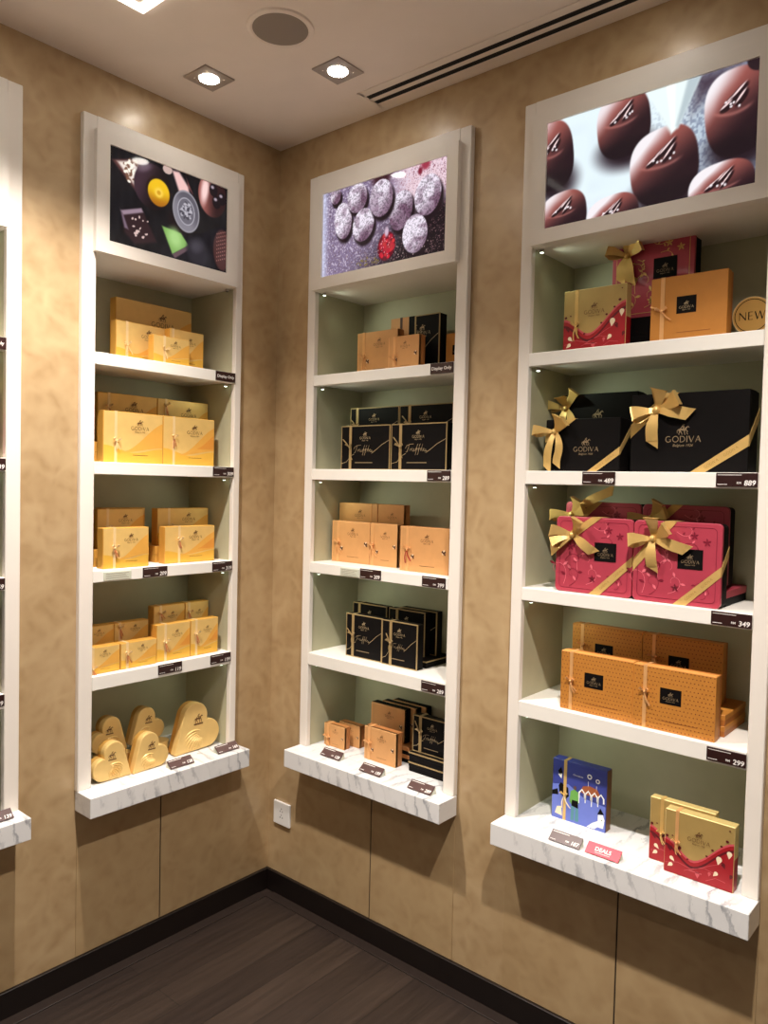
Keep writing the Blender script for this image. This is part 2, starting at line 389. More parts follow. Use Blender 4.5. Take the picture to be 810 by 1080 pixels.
# ---- display niches
NAMES = {'far': ('row of red and dark boxes', 'cut off by the picture edge, at the far left'),
         'left': ('assorted chocolates picture',), 'mid': ('dusted truffles picture',), 'right': ('glossy bonbons picture',)}
LB = {'far': 'cream built-in display niche partly cut off beside the bare plaster pillar',
      'left': 'cream built-in display niche of gold boxes under the assorted chocolates picture',
      'mid': 'cream built-in display niche of tan and black boxes under the dusted truffles picture',
      'right': 'cream built-in display niche of pink, orange and black boxes under the glossy bonbons picture'}
for k, (w, o0, o1, i0, i1, c0, c1, b0, b1, po, l0, l1) in UN.items():
    cx = (o0 + o1) / 2
    R_ = empty('display_niche', wl(w, cx, 0, ZL1), RZ[w]); tag(R_, LB[k], 'display niche', 'built-in display niches')
    def part(nm, fn, par=R_):
        mb = MB(); fn(mb)
        mb.v = [(x - cx, y, z - ZL1) for x, y, z in mb.v]
        return mb.build(nm, par)
    part('stile', lambda m: m.box(o0, i0, -.02, -.0005, ZL1, TOP, M_cream, .002))
    part('stile', lambda m: m.box(i1, o1, -.02, -.0005, ZL1, TOP, M_cream, .002))
    part('header_panel', lambda m: m.box(i0, i1, -.02, -.0005, BB0, TOP, M_cream))
    part('back_panel', lambda m: m.box(c0, c1, DEP, DEP + .01, ZL1 - .04, BB0 + .02, M_sage))
    part('side_panel', lambda m: m.box(c0 - .008, c0, 0, DEP + .01, ZL1, BB0 + .02, M_sage))
    part('side_panel', lambda m: m.box(c1, c1 + .008, 0, DEP + .01, ZL1, BB0 + .02, M_sage))
    part('soffit', lambda m: m.box(c0, c1, 0.0, DEP, BB0, BB0 + .012, M_cream))
    for z0, z1 in SH:
        def sh(m, z0=z0, z1=z1):
            m.box(i0 + .0004, i1 - .0004, -.02, 0.0, z0, z1, M_shelf, .0015)      # front lip
            m.box(c0, c1, 0.0, DEP, z0 + .006, z1 - .0003, M_shelf)
        part('shelf', sh)
    side = i1 - .014 if w == 'L' else i0 + .012
    for j, z in enumerate([BB0] + [q[0] for q in SH]):
        def lamp(m, z=z, j=j):
            m.cyl((side, .012, z - .004), .006, .008, M_metal, 14)
            m.cyl((side, .012, z - .0085), .0045, .002, M_dark if (k == 'left' and j == 0) else M_led, 14)
        o = part('shelf_lamp', lamp)
        if (k == 'left' and j == 0): continue            # this one is switched off
        sg = -1 if w == 'L' else 1
        li = bpy.data.lights.new('shelf_lamp_beam', 'SPOT'); li.energy = .24 if w == 'L' else .62; li.color = (.86, 1, .77); li.shadow_soft_size = .006
        li.spot_size = math.radians(125); li.spot_blend = .9
        lo = bpy.data.objects.new('shelf_lamp_beam', li); COL.objects.link(lo); lo.parent = o
        lo.location = (side - cx + sg * .004, .014, z - .014 - ZL1)
        lo.rotation_euler = Vector((sg * .72, .5, -.62)).to_track_quat('-Z', 'Y').to_euler()
    # marble ledge
    mb = MB()
    mb.box(l0, l1, -.0924, -.0035, ZL0, ZL1, M_marble, .002, 2)
    mb.box(c0, c1, -.0035, DEP - .0005, ZL0, ZL1 - .0001, M_marble)
    mb.v = [(x - cx, y, z - ZL0) for x, y, z in mb.v]
    o = mb.build('marble_ledge', None, wl(w, cx, 0, ZL0), RZ[w])
    tag(o, {'far': 'white veined marble ledge cut off by the left picture edge', 'left': 'white veined marble ledge carrying the gold heart boxes',
            'mid': 'white marble ledge with slanting grey veins carrying small tan boxes', 'right': 'white marble ledge carrying the blue box and two red boxes'}[k], 'ledge', 'marble ledges')
    # light box with its picture
    lb = empty('light_box', wl(w, (b0 + b1) / 2, -.02, BB0), RZ[w])
    tag(lb, {'far': 'cream picture box cut off by the left picture edge', 'left': 'cream light box with lit picture of assorted chocolates',
             'mid': 'cream light box with lit picture of sugar dusted truffles and a raspberry', 'right': 'cream light box with lit picture of glossy chocolate bonbons'}[k], 'light box', 'lit pictures over the niches')
    pc = (b0 + b1) / 2
    p0, p1 = po if po else (b0 + .05, b1 - .045)
    q0, q1 = 2.1847, 2.4594
    mb = MB()
    for x0, x1, z0, z1 in ((b0, p0, BB0, BB1), (p1, b1, BB0, BB1), (p0, p1, BB0, q0), (p0, p1, q1, BB1)):
        mb.box(x0 - pc, x1 - pc, -.017, 0, z0 - BB0, z1 - BB0, M_cream)
    mb.build('frame', lb)
    PO = {'lb': lb, 'x0': p0 - pc, 'x1': p1 - pc, 'z0': q0 - BB0, 'z1': q1 - BB0}
    UN[k] = UN[k] + (PO,)

# ------------------------------------------------------------------ lit pictures
rng = np.random.default_rng(4)
def vnoise(U, V, fx, fy, seed):
    r = np.random.default_rng(seed); g = r.random((int(fy) + 3, int(fx) + 3))
    x = np.clip(U, 0, 1) * fx; y = np.clip(V, 0, 1) * fy; i = x.astype(int); j = y.astype(int)
    a = x - i; b = y - j; a = a * a * (3 - 2 * a); b = b * b * (3 - 2 * b)
    return (g[j, i] * (1 - a) + g[j, i + 1] * a) * (1 - b) + (g[j + 1, i] * (1 - a) + g[j + 1, i + 1] * a) * b
def sst(a, b, x): t = np.clip((x - a) / (b - a), 0, 1); return t * t * (3 - 2 * t)
class Paint:
    def __init__(s, asp, nx, ny, bg):
        s.nx, s.ny, s.asp = nx, ny, asp
        u = np.linspace(0, 1, nx + 1); v = np.linspace(0, 1, ny + 1); s.U, s.V = np.meshgrid(u, v); s.X = s.U * asp
        s.C = np.zeros(s.U.shape + (3,)) + np.array(bg, float)
    def put(s, m, col):
        col = np.asarray(col, float); s.C = s.C * (1 - m[..., None]) + col * m[..., None]
    def loc(s, cu, cv, rx, rz, rot=0):
        c, q = math.cos(rot), math.sin(rot); dx = s.X - cu * s.asp; dz = s.V - cv
        return (dx * c + dz * q) / rx, (-dx * q + dz * c) / rz
    def ell(s, cu, cv, rx, rz, col, rot=0, soft=.06, pw=2.0):
        a, b = s.loc(cu, cv, rx, rz, rot); r = (np.abs(a) ** pw + np.abs(b) ** pw) ** (1 / pw)
        m = 1 - sst(1 - soft, 1 + soft, r)
        if callable(col): col = col(a, b, r)
        s.put(m, col)
    def poly(s, pts, col, soft=.012):
        d = np.full(s.U.shape, 1e9); n = len(pts)
        P = [(p[0] * s.asp, p[1]) for p in pts]
        ar = sum(P[i][0] * P[(i + 1) % n][1] - P[(i + 1) % n][0] * P[i][1] for i in range(n)); sg = 1 if ar > 0 else -1
        for i in range(n):
            a, b = P[i], P[(i + 1) % n]; ex, ey = b[0] - a[0], b[1] - a[1]; l = math.hypot(ex, ey) + 1e-9
            d = np.minimum(d, sg * (ex * (s.V - a[1]) - ey * (s.X - a[0])) / l)
        s.put(sst(-soft, soft, d), col)
    def mesh(s, PO, name, strength):
        nx, ny = s.nx, s.ny
        x = PO['x0'] + s.U * (PO['x1'] - PO['x0']); z = PO['z0'] + s.V * (PO['z1'] - PO['z0'])
        vs = np.stack([x, np.full_like(x, -.011), z], -1).reshape(-1, 3)
        i = np.arange(nx)[None, :] + (np.arange(ny) * (nx + 1))[:, None]
        fs = np.stack([i, i + 1, i + nx + 2, i + nx + 1], -1).reshape(-1, 4)
        me = bpy.data.meshes.new(name); me.from_pydata(vs.tolist(), [], fs.tolist())
        c = np.clip(s.C, 0, 255) / 255; c = np.where(c <= .04045, c / 12.92, ((c + .055) / 1.055) ** 2.4)
        at = me.color_attributes.new('print', 'FLOAT_COLOR', 'POINT')
        at.data.foreach_set('color', np.concatenate([c, np.ones(c.shape[:2] + (1,))], -1).astype(np.float32).ravel())
        m = bpy.data.materials.new(name + '_print'); nt, b = nodes_of(m)
        a = nt.nodes.new('ShaderNodeAttribute'); a.attribute_name = 'print'
        nt.links.new(a.outputs['Color'], b.inputs['Emission Color']); b.inputs['Emission Strength'].default_value = strength
        b.inputs['Base Color'].default_value = (.012, .012, .012, 1)
        b.inputs['Roughness'].default_value = .05; b.inputs['Specular IOR Level'].default_value = .16
        me.materials.append(m)
        o = bpy.data.objects.new(name, me); COL.objects.link(o); o.parent = PO['lb']
        return o

def mixc(a, b, t): return np.array(a, float) * (1 - t[..., None]) + np.array(b, float) * t[..., None]
# assorted chocolates
p = Paint(1.542, 210, 136, (20, 18, 22))
n = vnoise(p.U, p.V, 30, 6, 1); p.C += (n[..., None] - .5) * 14
def crumbs(p, cu, cv, rx, rz, n, col, s, seed, rot=0):
    r = random.Random(seed)
    for _ in range(n):
        a = r.random() * 2 * PI; q = math.sqrt(r.random())
        p.ell(cu + q * math.cos(a) * rx, cv + q * math.sin(a) * rz, s * r.uniform(.6, 1.5), s * r.uniform(.5, 1.1), col, r.random() * 3, .3)
p.poly([(.02, .86), (.28, .99), (.33, .9), (.2, .62)], (92, 56, 54), .02)
p.poly([(.06, .86), (.2, .93), (.24, .82), (.2, .66)], (232, 218, 208), .02)
crumbs(p, .17, .82, .07, .12, 40, (120, 84, 66), .018, 3); crumbs(p, .17, .80, .06, .12, 34, (250, 240, 226), .014, 4)
p.ell(.46, .97, .06, .05, (196, 168, 160))
p.ell(.34, .72, .235, .25, lambda a, b, r: mixc((62, 42, 52), (24, 15, 18), sst(-.8, .4, a - b * .4)), soft=.04)
p.ell(.27, .9, .09, .04, (104, 84, 96), .5, .7)
p.ell(.385, .69, .155, .165, (40, 24, 20))
p.ell(.39, .68, .138, .148, lambda a, b, r: mixc((232, 186, 30), (168, 104, 20), sst(-.2, 1.1, -b + r * .2)), soft=.05)
p.ell(.39, .68, .05, .05, (244, 206, 84), soft=.5); p.ell(.39, .68, .025, .025, (206, 150, 30), soft=.5)
p.poly([(.5, .98), (.56, .99), (.64, .86), (.66, .74), (.57, .74)], (232, 188, 184), .02)
p.poly([(.56, .99), (.61, .98), (.68, .8), (.66, .74), (.64, .86)], (140, 84, 84), .015)
p.ell(.86, .86, .2, .25, lambda a, b, r: mixc((150, 88, 82), (46, 24, 26), sst(-.8, .4, a)), soft=.04)
p.ell(.79, .9, .05, .16, (240, 204, 200), -.15, .6)
for q in ((.87, .93), (.9, .8), (.95, .86)):
    p.ell(q[0], q[1], .06, .075, (24, 16, 22)); p.ell(q[0] - .01, q[1] + .03, .022, .018, (176, 160, 172), soft=.6)
p.ell(.57, .44, .16, .13, (28, 18, 20), soft=.3)
p.ell(.625, .575, .182, .235, (146, 142, 150), .12, .03); p.ell(.625, .575, .166, .215, lambda a, b, r: mixc((128, 124, 134), (92, 88, 98), sst(-.8, .8, a + b)), .12, .03)
p.ell(.625, .575, .118, .155, (166, 162, 172), .12, .03); p.ell(.625, .575, .106, .142, (104, 100, 110), .12, .03)
crumbs(p, .625, .575, .05, .1, 26, (180, 176, 186), .018, 9); crumbs(p, .625, .575, .05, .1, 18, (70, 66, 76), .016, 10)
p.poly([(.09, .36), (.25, .45), (.38, .13), (.2, .04), (.12, .14)], (48, 30, 34), .02)
p.poly([(.09, .36), (.25, .45), (.265, .41), (.11, .32)], (150, 128, 142), .012)
p.poly([(.09, .36), (.11, .32), (.15, .18), (.12, .19)], (120, 100, 116), .012)
crumbs(p, .245, .24, .08, .12, 18, (214, 186, 180), .013, 6)
p.poly([(.42, .33), (.58, .31), (.65, .2), (.51, .05)], (128, 172, 92), .012); p.ell(.53, .24, .08, .1, (164, 204, 128), .4, .7)
p.poly([(.51, .05), (.65, .2), (.66, .16), (.53, .01)], (96, 74, 80), .01)
p.ell(.73, .16, .15, .17, (40, 37, 43), soft=.25); p.ell(.72, .21, .08, .06, (62, 58, 66), .3, .7)
p.ell(.96, .26, .13, .24, (72, 42, 40), soft=.1)
for i in range(6):
    for j in range(8): p.ell(.91 + i * .018, .12 + j * .045 + i * .012, .007, .008, (150, 104, 96), soft=.4)
p.mesh(UN['left'][-1], 'picture', .95)
# dusted truffles
p = Paint(1.857, 320, 172, (120, 106, 132))
n1 = vnoise(p.U, p.V, 120, 66, 2); n2 = vnoise(p.U, p.V, 200, 110, 3); n3 = vnoise(p.U, p.V, 9, 5, 5)
D = sst(.35, .8, p.U * .8 + (1 - p.V) * .45 - .18)
p.C = mixc((128, 112, 140), (26, 18, 22), D * (1 - sst(.45, .75, p.V)))
tr = sst(.52, .75, p.U) * sst(.45, .75, p.V - .15 * (p.U - .8)); p.put(tr, (222, 196, 206))
p.put(sst(.62, .8, n2) * sst(.3, .8, p.U) * .8 * (.4 + .6 * tr), (122, 66, 84))
p.put(sst(.58, .8, n1) * (1 - D) * .7, (212, 200, 218)); p.put(sst(.6, .85, n2) * (1 - sst(.3, .6, p.U)) * .75, (62, 44, 64))
p.put((1 - sst(.0, .07, p.U)) * .7, (206, 214, 240))
p.put(sst(.75, .9, n2) * (1 - p.V) * .7, (180, 150, 150))
p.ell(.5, 1.0, .14, .12, (60, 28, 36), soft=.5); p.ell(.84, .98, .06, .05, (150, 50, 70), soft=.5); p.ell(.8, .93, .03, .04, (120, 30, 50), soft=.5)
def truffle(cu, cv, rx, rz, sh=0.0, sd=0, rot=0.0):
    p.ell(cu + .015, cv - .05, rx * 1.05, rz * 1.04, (30, 18, 24), rot, .12)
    nn = vnoise(p.U, p.V, 150, 84, 20 + sd); nb = vnoise(p.U, p.V, 26, 15, 40 + sd)
    def col(a, b, r):
        c = mixc((226, 216, 230), (108, 78, 100), np.clip(sst(.0, 1.1, (a * .6 - b * .75) + sh) * .85 + sst(.5, .85, nb) * .45, 0, 1))
        c = c * (1 - .3 * sst(.45, .8, nn)[..., None])
        return c + 14 * sst(.7, .9, 1 - nn)[..., None]
    p.ell(cu, cv, rx, rz, col, rot, .04)
truffle(.11, .94, .085, .1, .3, 1); truffle(.66, .56, .16, .22, .75, 2, -.3); truffle(.18, .62, .14, .215, .0, 3, .1)
truffle(.30, .84, .155, .17, .35, 4); truffle(.355, .51, .165, .19, .05, 5, -.25); truffle(.5, .76, .175, .21, .25, 6)
truffle(.86, .65, .18, .22, .15, 7, -.2); truffle(.77, .265, .175, .21, .0, 8)
p.ell(.55, .2, .13, .16, (96, 14, 30), -.2, .08)
r = random.Random(5)
for _ in range(46):
    a = r.random() * 2 * PI; q = math.sqrt(r.random()) * .95
    p.ell(.55 + q * math.cos(a) * .062, .2 + q * math.sin(a) * .14, .022, .022, (206 - r.randint(0, 60), 26 + r.randint(0, 26), 52), 0, .4)
crumbs(p, .55, .24, .05, .11, 16, (236, 150, 160), .007, 8)
p.ell(.55, .36, .03, .05, (196, 170, 190), soft=.5); crumbs(p, .62, .12, .3, .1, 40, (170, 150, 150), .006, 21); crumbs(p, .4, .06, .1, .06, 20, (120, 104, 60), .012, 22)
p.mesh(UN['mid'][-1], 'picture', 1.0)
# glossy bonbons
p = Paint(1.9, 250, 132, (214, 226, 234))
n1 = vnoise(p.U, p.V, 110, 60, 31); n2 = vnoise(p.U, p.V, 12, 7, 32)
p.C = mixc((218, 232, 238), (150, 164, 184), np.clip(sst(.55, .95, p.U) + .15 * (n2 - .5), 0, 1))
p.put(sst(.4, .62, p.U - .1 * p.V) * sst(.35, .8, n1) * .55, (96, 104, 130))
p.poly([(.72, 1.02), (.8, 1.02), (.95, 1.0), (.86, .9), (.74, .72)], (66, 52, 66), .12)
p.put((1 - sst(.0, .25, p.V)) * sst(.1, .3, p.U) * (1 - sst(.4, .6, p.U)) * .3 * n1, (190, 150, 180))
def bonbon(cu, cv, rx, rz, sd, hl=1.0, dec=True, sx=.25):
    p.ell(cu + sx * rx / 1.9 * .5, cv - rz * .78, rx * 1.02, rz * .55, (38, 26, 34), 0, .5)
    def col(a, b, r):
        c = mixc((146, 80, 74), (38, 22, 28), sst(-.55, .6, a * .4 - b * .9 + .12))
        top = np.clip(sst(.35, 1.0, b * .8 - a * .6) * sst(.25, .75, r) * 1.25 * hl, 0, 1)
        c = c * (1 - top[..., None]) + np.array((232, 226, 230.)) * top[..., None]
        rim = np.exp(-((b + .02 - .3 * a * a) / .045) ** 2) * sst(.75, .4, np.abs(a + .1)) * .5
        c = c * (1 - rim[..., None]) + np.array((196, 124, 116.)) * rim[..., None]
        dk = sst(-.35, -.7, b) * .6
        return c * (1 - dk[..., None]) + np.array((24, 16, 22.)) * dk[..., None]
    p.ell(cu, cv, rx, rz, col, .12, .03, 2.6)
    if dec:
        for k, (dx, dz, a, l) in enumerate(((-.12, .3, .7, .4), (.08, .42, .75, .36), (-.3, .16, .6, .25), (.16, .28, .9, .3))):
            u0, v0 = cu + dx * rx / 1.9, cv + dz * rz
            p.ell(u0, v0, rx * l, rz * .09, (38, 20, 24), a, .25); p.ell(u0 - .004, v0 + rz * .05, rx * l * .85, rz * .025, (228, 200, 200), a, .4)
        r = random.Random(sd)
        for _ in range(5): p.ell(cu + r.uniform(-.35, .35) * rx / 1.9, cv + r.uniform(.1, .3) * rz, .01, .01, (230, 220, 224), soft=.4)
bonbon(.03, .68, .22, .33, 1, .6); bonbon(.4, .79, .25, .3, 2, .75); bonbon(.91, .62, .25, .36, 3, .8)
p.ell(1.0, 1.0, .1, .1, (40, 26, 32)); 
bonbon(.6, .33, .3, .33, 4, 1.0); bonbon(.1, .1, .24, .22, 5, .75); bonbon(.36, -.02, .25, .2, 6, 1.2); bonbon(.86, .02, .27, .22, 7, 1.2)
p.poly([(.5, 1.02), (.76, 1.02), (.66, .62), (.63, .585)], (224, 236, 236), .02)
p.poly([(.60, 1.02), (.64, 1.02), (.645, .62), (.635, .6)], (244, 250, 250), .02); p.poly([(.7, 1.02), (.76, 1.02), (.66, .62), (.65, .64)], (176, 190, 196), .02)
p.mesh(UN['right'][-1], 'picture', 1.0)
# ------------------------------------------------------------------ gift boxes
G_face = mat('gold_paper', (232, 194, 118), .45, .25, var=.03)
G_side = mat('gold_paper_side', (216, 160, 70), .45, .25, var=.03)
G_low = mat('gold_wave_yellow', (232, 180, 70), .42, .2, var=.02)
G_hill = mat('gold_wave_orange', (234, 174, 78), .42, .2, var=.02)
G_hill2 = mat('gold_wave_deep', (230, 156, 64), .42, .2, var=.02)
INK = mat('brown_ink', (104, 66, 30), .6, var=.02)
RIB = mat('cream_ribbon', (236, 206, 152), .35, .2, var=.04)
RIBR = mat('rust_ribbon', (208, 132, 86), .35, .2, var=.04)
RIBG = mat('gold_satin', (222, 184, 112), .34, .35, var=.05)
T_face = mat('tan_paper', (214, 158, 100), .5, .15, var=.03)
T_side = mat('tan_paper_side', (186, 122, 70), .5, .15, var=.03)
T_rib = mat('copper_ribbon', (232, 176, 116), .35, .3, var=.04)
NUT = mat('dark_cocoa', (74, 40, 26), .5, var=.05)
CREAMP = mat('cream_print', (240, 222, 190), .5, var=.02)
B_face = mat('black_paper', (12, 9, 9), .6, var=.1, spec=.12)
B_side = mat('black_paper_side', (11, 8, 8), .6, var=.1, spec=.12)
B_gold = mat('gold_edge', (176, 150, 104), .4, .3, var=.03)
B_ink = mat('pale_gold_ink', (186, 164, 128), .45, .2, var=.02)
B_dim = mat('dim_gold_ink', (150, 128, 98), .45, .2, var=.02)
P_face = mat('pink_lid', (174, 60, 78), .38, var=.03, coat=.2)
P_line = mat('pink_dark_line', (128, 26, 48), .4, var=.03)
P_leaf = mat('pink_light_line', (226, 112, 126), .4, var=.03)
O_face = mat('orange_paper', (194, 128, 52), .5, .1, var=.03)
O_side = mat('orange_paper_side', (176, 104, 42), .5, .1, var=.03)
O_top = mat('orange_paper_lit_top', (230, 160, 84), .5, .1, var=.03)  # lighter copy of the orange paper: light on the box top put into colour
O_dot = mat('orange_dots', (120, 58, 24), .5, var=.03)
R_gold = mat('champagne_paper', (184, 154, 92), .42, .25, var=.03)
R_top = mat('champagne_edge', (214, 190, 124), .42, .25, var=.03)
R_red = mat('red_print', (160, 22, 32), .42, var=.03)
R_pink = mat('rose_print', (204, 84, 92), .42, var=.02)
R_deep = mat('deep_red_print', (96, 12, 22), .42, var=.02)
U_face = mat('blue_paper', (50, 60, 140), .45, var=.03)
U_light = mat('periwinkle_print', (104, 120, 204), .45, var=.03)
U_side = mat('bronze_side', (122, 84, 50), .45, .25, var=.04)
W_ink = mat('white_print', (240, 240, 240), .5, var=.01)
GRN = mat('green_print', (104, 164, 74), .5, var=.02)
TEAL = mat('teal_print', (84, 140, 150), .5, var=.02)

def curve_pts(f, n=18): return [(i / n, f(i / n)) for i in range(n + 1)]
def sm(t): t = max(0, min(1, t)); return t * t * (3 - 2 * t)

def body_gold(mb, w, h, d, opt):
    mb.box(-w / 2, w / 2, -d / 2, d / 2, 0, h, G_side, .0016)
    f = Face(mb, (-w / 2, -d / 2, 0))
    e = .0018; X = lambda u: e + u * (w - 2 * e); Z = lambda v: e + v * (h - 2 * e)
    f.rect(X(0), X(1), Z(0), Z(1), G_face, 1)
    low = lambda u: .34 - .14 * sm(u / .5) + .1 * sm((u - .5) / .5)
    f.poly([(X(0), Z(0)), (X(1), Z(0))] + [(X(u), Z(v)) for u, v in reversed(curve_pts(low))], G_low, 2)
    hill = lambda u: .22 + .64 * sm((u - .3) / .8)
    base = lambda u: .22 + .12 * sm((u - .3) / .7)
    ps = [(.3 + .7 * i / 16) for i in range(17)]
    f.poly([(X(u), Z(base(u) - .02)) for u in ps] + [(X(u), Z(hill(u))) for u in reversed(ps)], G_hill, 3)
    h3 = lambda u: .36 + .36 * sm((u - .62) / .5)
    ps = [(.66 + .34 * i / 10) for i in range(11)]
    f.poly([(X(u), Z(h3(.66) - .01)) for u in ps] + [(X(u), Z(h3(u))) for u in reversed(ps)], G_hill2 if opt.get('deep') else G_hill, 4)
    f.logo(w * .6, h * .66, min(w * .3, h * .42), INK, 5)
    f.rect(w * .48, w * .74, h * .16, h * .168, INK, 5)

def nuts(f, x, z, s, mt=None):
    for dx, dz, a in ((0, 0, .3), (1.3, .7, 1.2), (1.1, -1.1, 2.0), (-1.2, .9, .9)):
        f.disc(x + dx * s, z + dz * s, s * .95, s * .7, NUT, 3, 9, a)
    f.disc(x + .3 * s, z + 1.7 * s, s * .9, s * .6, CREAMP, 3, 8, .6); f.disc(x - 1.0 * s, z - .9 * s, s * .8, s * .5, CREAMP, 3, 8, 2.2)

def body_tan(mb, w, h, d, opt):
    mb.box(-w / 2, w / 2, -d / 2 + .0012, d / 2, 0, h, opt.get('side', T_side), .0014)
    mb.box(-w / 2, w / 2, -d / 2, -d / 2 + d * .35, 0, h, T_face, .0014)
    f = Face(mb, (-w / 2, -d / 2, 0))
    m = min(w, h)
    f.logo(w * .56, h * .67, m * .34, INK, 2)
    nuts(f, w * .9, h * .47, m * .028); nuts(f, w * .27, h * .33, m * .024)
    f.rect(w * .42, w * .72, h * .14, h * .148, INK, 2)
    f.rect(0.002, w * .045, .002, h - .002, T_rib, 2)

def body_truffle(mb, w, h, d, opt):
    mb.box(-w / 2 + .0008, w / 2 - .0008, -d / 2 + .004, d / 2, 0.0008, h - .0008, B_side, .001)
    r = .0033
    for x0, x1, z0, z1 in ((-w / 2, w / 2, h - r, h), (-w / 2, w / 2, 0, r), (-w / 2, -w / 2 + r, r, h - r), (w / 2 - r, w / 2, r, h - r)):
        mb.box(x0, x1, -d / 2, -d / 2 + .0042, z0, z1, B_gold, .0006)
    mb.box(-w / 2 + r, w / 2 - r, -d / 2 + .0004, -d / 2 + .0042, r, h - r, B_face)
    f = Face(mb, (-w / 2, -d / 2 + .0004, 0)); m = min(w, h)
    f.logo(w * .5, h * .69, m * .32, B_ink, 2)
    f.script(w * .27, h * .40, w * .42, B_ink, 2)
    f.line([(r, h * .14), (w * .12, h * .18), (w * .22, h * .32), (w * .28, h * .36)], .0013, B_ink, 2)
    f.line([(w * .64, h * .37), (w * .74, h * .46), (w * .84, h * .56), (w - r, h * .66)], .0013, B_ink, 2)
    f.rect(w * .3, w * .66, h * .155, h * .172, B_dim, 2)
    if opt.get('split'): f.rect(0.0, w * .38, 0, h, T_face, 3); f.rect(w * .38, w * .5, 0, h, B_face, 3); f.logo(w * .66, h * .66, m * .34, B_ink, 4); f.rect(w*.5, w*.53, 0, h, B_gold, 4)

def body_black(mb, w, h, d, opt):
    mb.box(-w / 2, w / 2, -d / 2, -d / 2 + d * .72, 0, h, B_face, .002)
    mb.box(-w / 2 + .0015, w / 2 - .0015, -d / 2 + d * .7, d / 2, .0015, h - .0015, B_side, .0015)
    f = Face(mb, (-w / 2, -d / 2, 0))
    f.logo(w * opt.get('lx', .5), h * opt.get('lz', .44), w * opt.get('lw', .4), B_dim, 2)

def rrect(w, h, r, n=5):
    out = []
    for cx, cz, a0 in ((w / 2 - r, r, -PI / 2), (w / 2 - r, h - r, 0), (-w / 2 + r, h - r, PI / 2), (-w / 2 + r, r, PI)):
        for i in range(n + 1):
            a = a0 + PI / 2 * i / n; out.append((cx + r * math.cos(a), cz + r * math.sin(a)))
    return out
def leaf(f, x, z, l, a, mt, lay=3):
    c, s = math.cos(a), math.sin(a); P = []
    for t in np.linspace(0, 1, 6): P.append((t * l, .22 * l * math.sin(PI * t)))
    for t in np.linspace(1, 0, 6): P.append((t * l, -.22 * l * math.sin(PI * t)))
    f.poly([(x + p * c - q * s, z + p * s + q * c) for p, q in P], mt, lay)
def vine(f, x, z, l, a, curl, mt, mt2, w_):
    pts = []; px, pz, an = x, z, a
    for i in range(13):
        pts.append((px, pz)); an += curl * (i / 12.0) * .55; px += math.cos(an) * l / 12; pz += math.sin(an) * l / 12
    f.line(pts, w_, mt, 2, w_ * .5)
    for i in (3, 6, 9): leaf(f, pts[i][0], pts[i][1], l * .16, a + curl * .3 + (1.1 if i % 2 else -1.0), mt2 if i % 2 else mt)
def flower(f, x, z, r, mt):
    for i in range(5): leaf(f, x, z, r, .4 + 2 * PI * i / 5, mt)

def body_pink(mb, w, h, d, opt):
    mb.prism([(x * .985, .001 + z * .985) for x, z in rrect(w, h, .011)], -d / 2 + .006, d / 2, B_side)
    mb.prism(rrect(w, h, .012), -d / 2, -d / 2 + .009, P_face, .0018)
    f = Face(mb, (-w / 2, -d / 2, 0))
    ln = RIBG if opt.get('gold') else P_line; l2 = RIBG if opt.get('gold') else P_leaf
    m_ = .012; fr = [(x * .885 + w / 2, h / 2 + (z - h / 2) * .885) for x, z in rrect(w, h, .012)]
    f.line(fr + [fr[0]], .0014, ln, 2)
    for k, (x, z, l, a, c) in enumerate(((.12, .1, .5, 1.25, 1.4), (.2, .08, .45, .6, 1.7), (.3, .3, .42, 1.7, -1.3), (.13, .42, .35, .9, -1.5), (.42, .12, .4, .35, 1.5), (.66, .1, .34, 1.0, -1.4),
                                         (.5, .88, .3, -.6, 1.3), (.6, .74, .3, .2, -1.6), (.36, .48, .3, 1.2, 1.2), (.88, .16, .3, 1.9, 1.2), (.32, .7, .25, -.4, -1.3))):
        vine(f, x * w, z * h, l * w, a, c, ln if k % 2 else l2, l2 if k % 3 else ln, .0016)
    for x, z in ((.84, .77), (.2, .6), (.5, .2), (.7, .84)): flower(f, x * w, z * h, .05 * w, ln)
    f.rect(w * .52, w * .8, h * .44, h * .68, B_face, 4)
    f.logo(w * .66, h * .51, w * .2, B_dim, 5)

def body_dots(mb, w, h, d, opt):
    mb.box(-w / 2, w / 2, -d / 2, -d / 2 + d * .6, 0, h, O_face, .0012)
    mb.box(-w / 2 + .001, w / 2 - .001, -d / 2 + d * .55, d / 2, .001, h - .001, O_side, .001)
    mb.box(-w / 2 + .0015, w / 2 - .0015, -d / 2 + .002, -d / 2 + d * .58, h - .001, h + .0004, O_top)
    f = Face(mb, (-w / 2, -d / 2, 0)); r = random.Random(3)
    if not opt.get('plain'):
        nx, nz = 22, 15
        for i in range(nx):
            for j in range(nz):
                x = (i + .5 + .5 * (j % 2)) / nx * w; z = (j + .6) / nz * h
                if x > w - .004 or (x > w * .3 and x < w * .62 and z > h * .4 and z < h * .72): continue
                s = w * .0095; a = r.random() * 3
                f.poly([(x + s * math.cos(a + q), z + s * math.sin(a + q) * (1 if q % 2 else .6)) for q in (0, PI / 2, PI, 3 * PI / 2)], O_dot, 1)
    f.rect(w * opt.get('px', .34), w * (opt.get('px', .34) + .26), h * .44, h * .69, B_face, 2)
    f.logo(w * (opt.get('px', .34) + .13), h * .51, w * .19, B_ink if opt.get('plain') else B_dim, 3)
    f.line([(w * .36, h * .165), (w * .8, h * .165)], .0009, O_dot, 2)

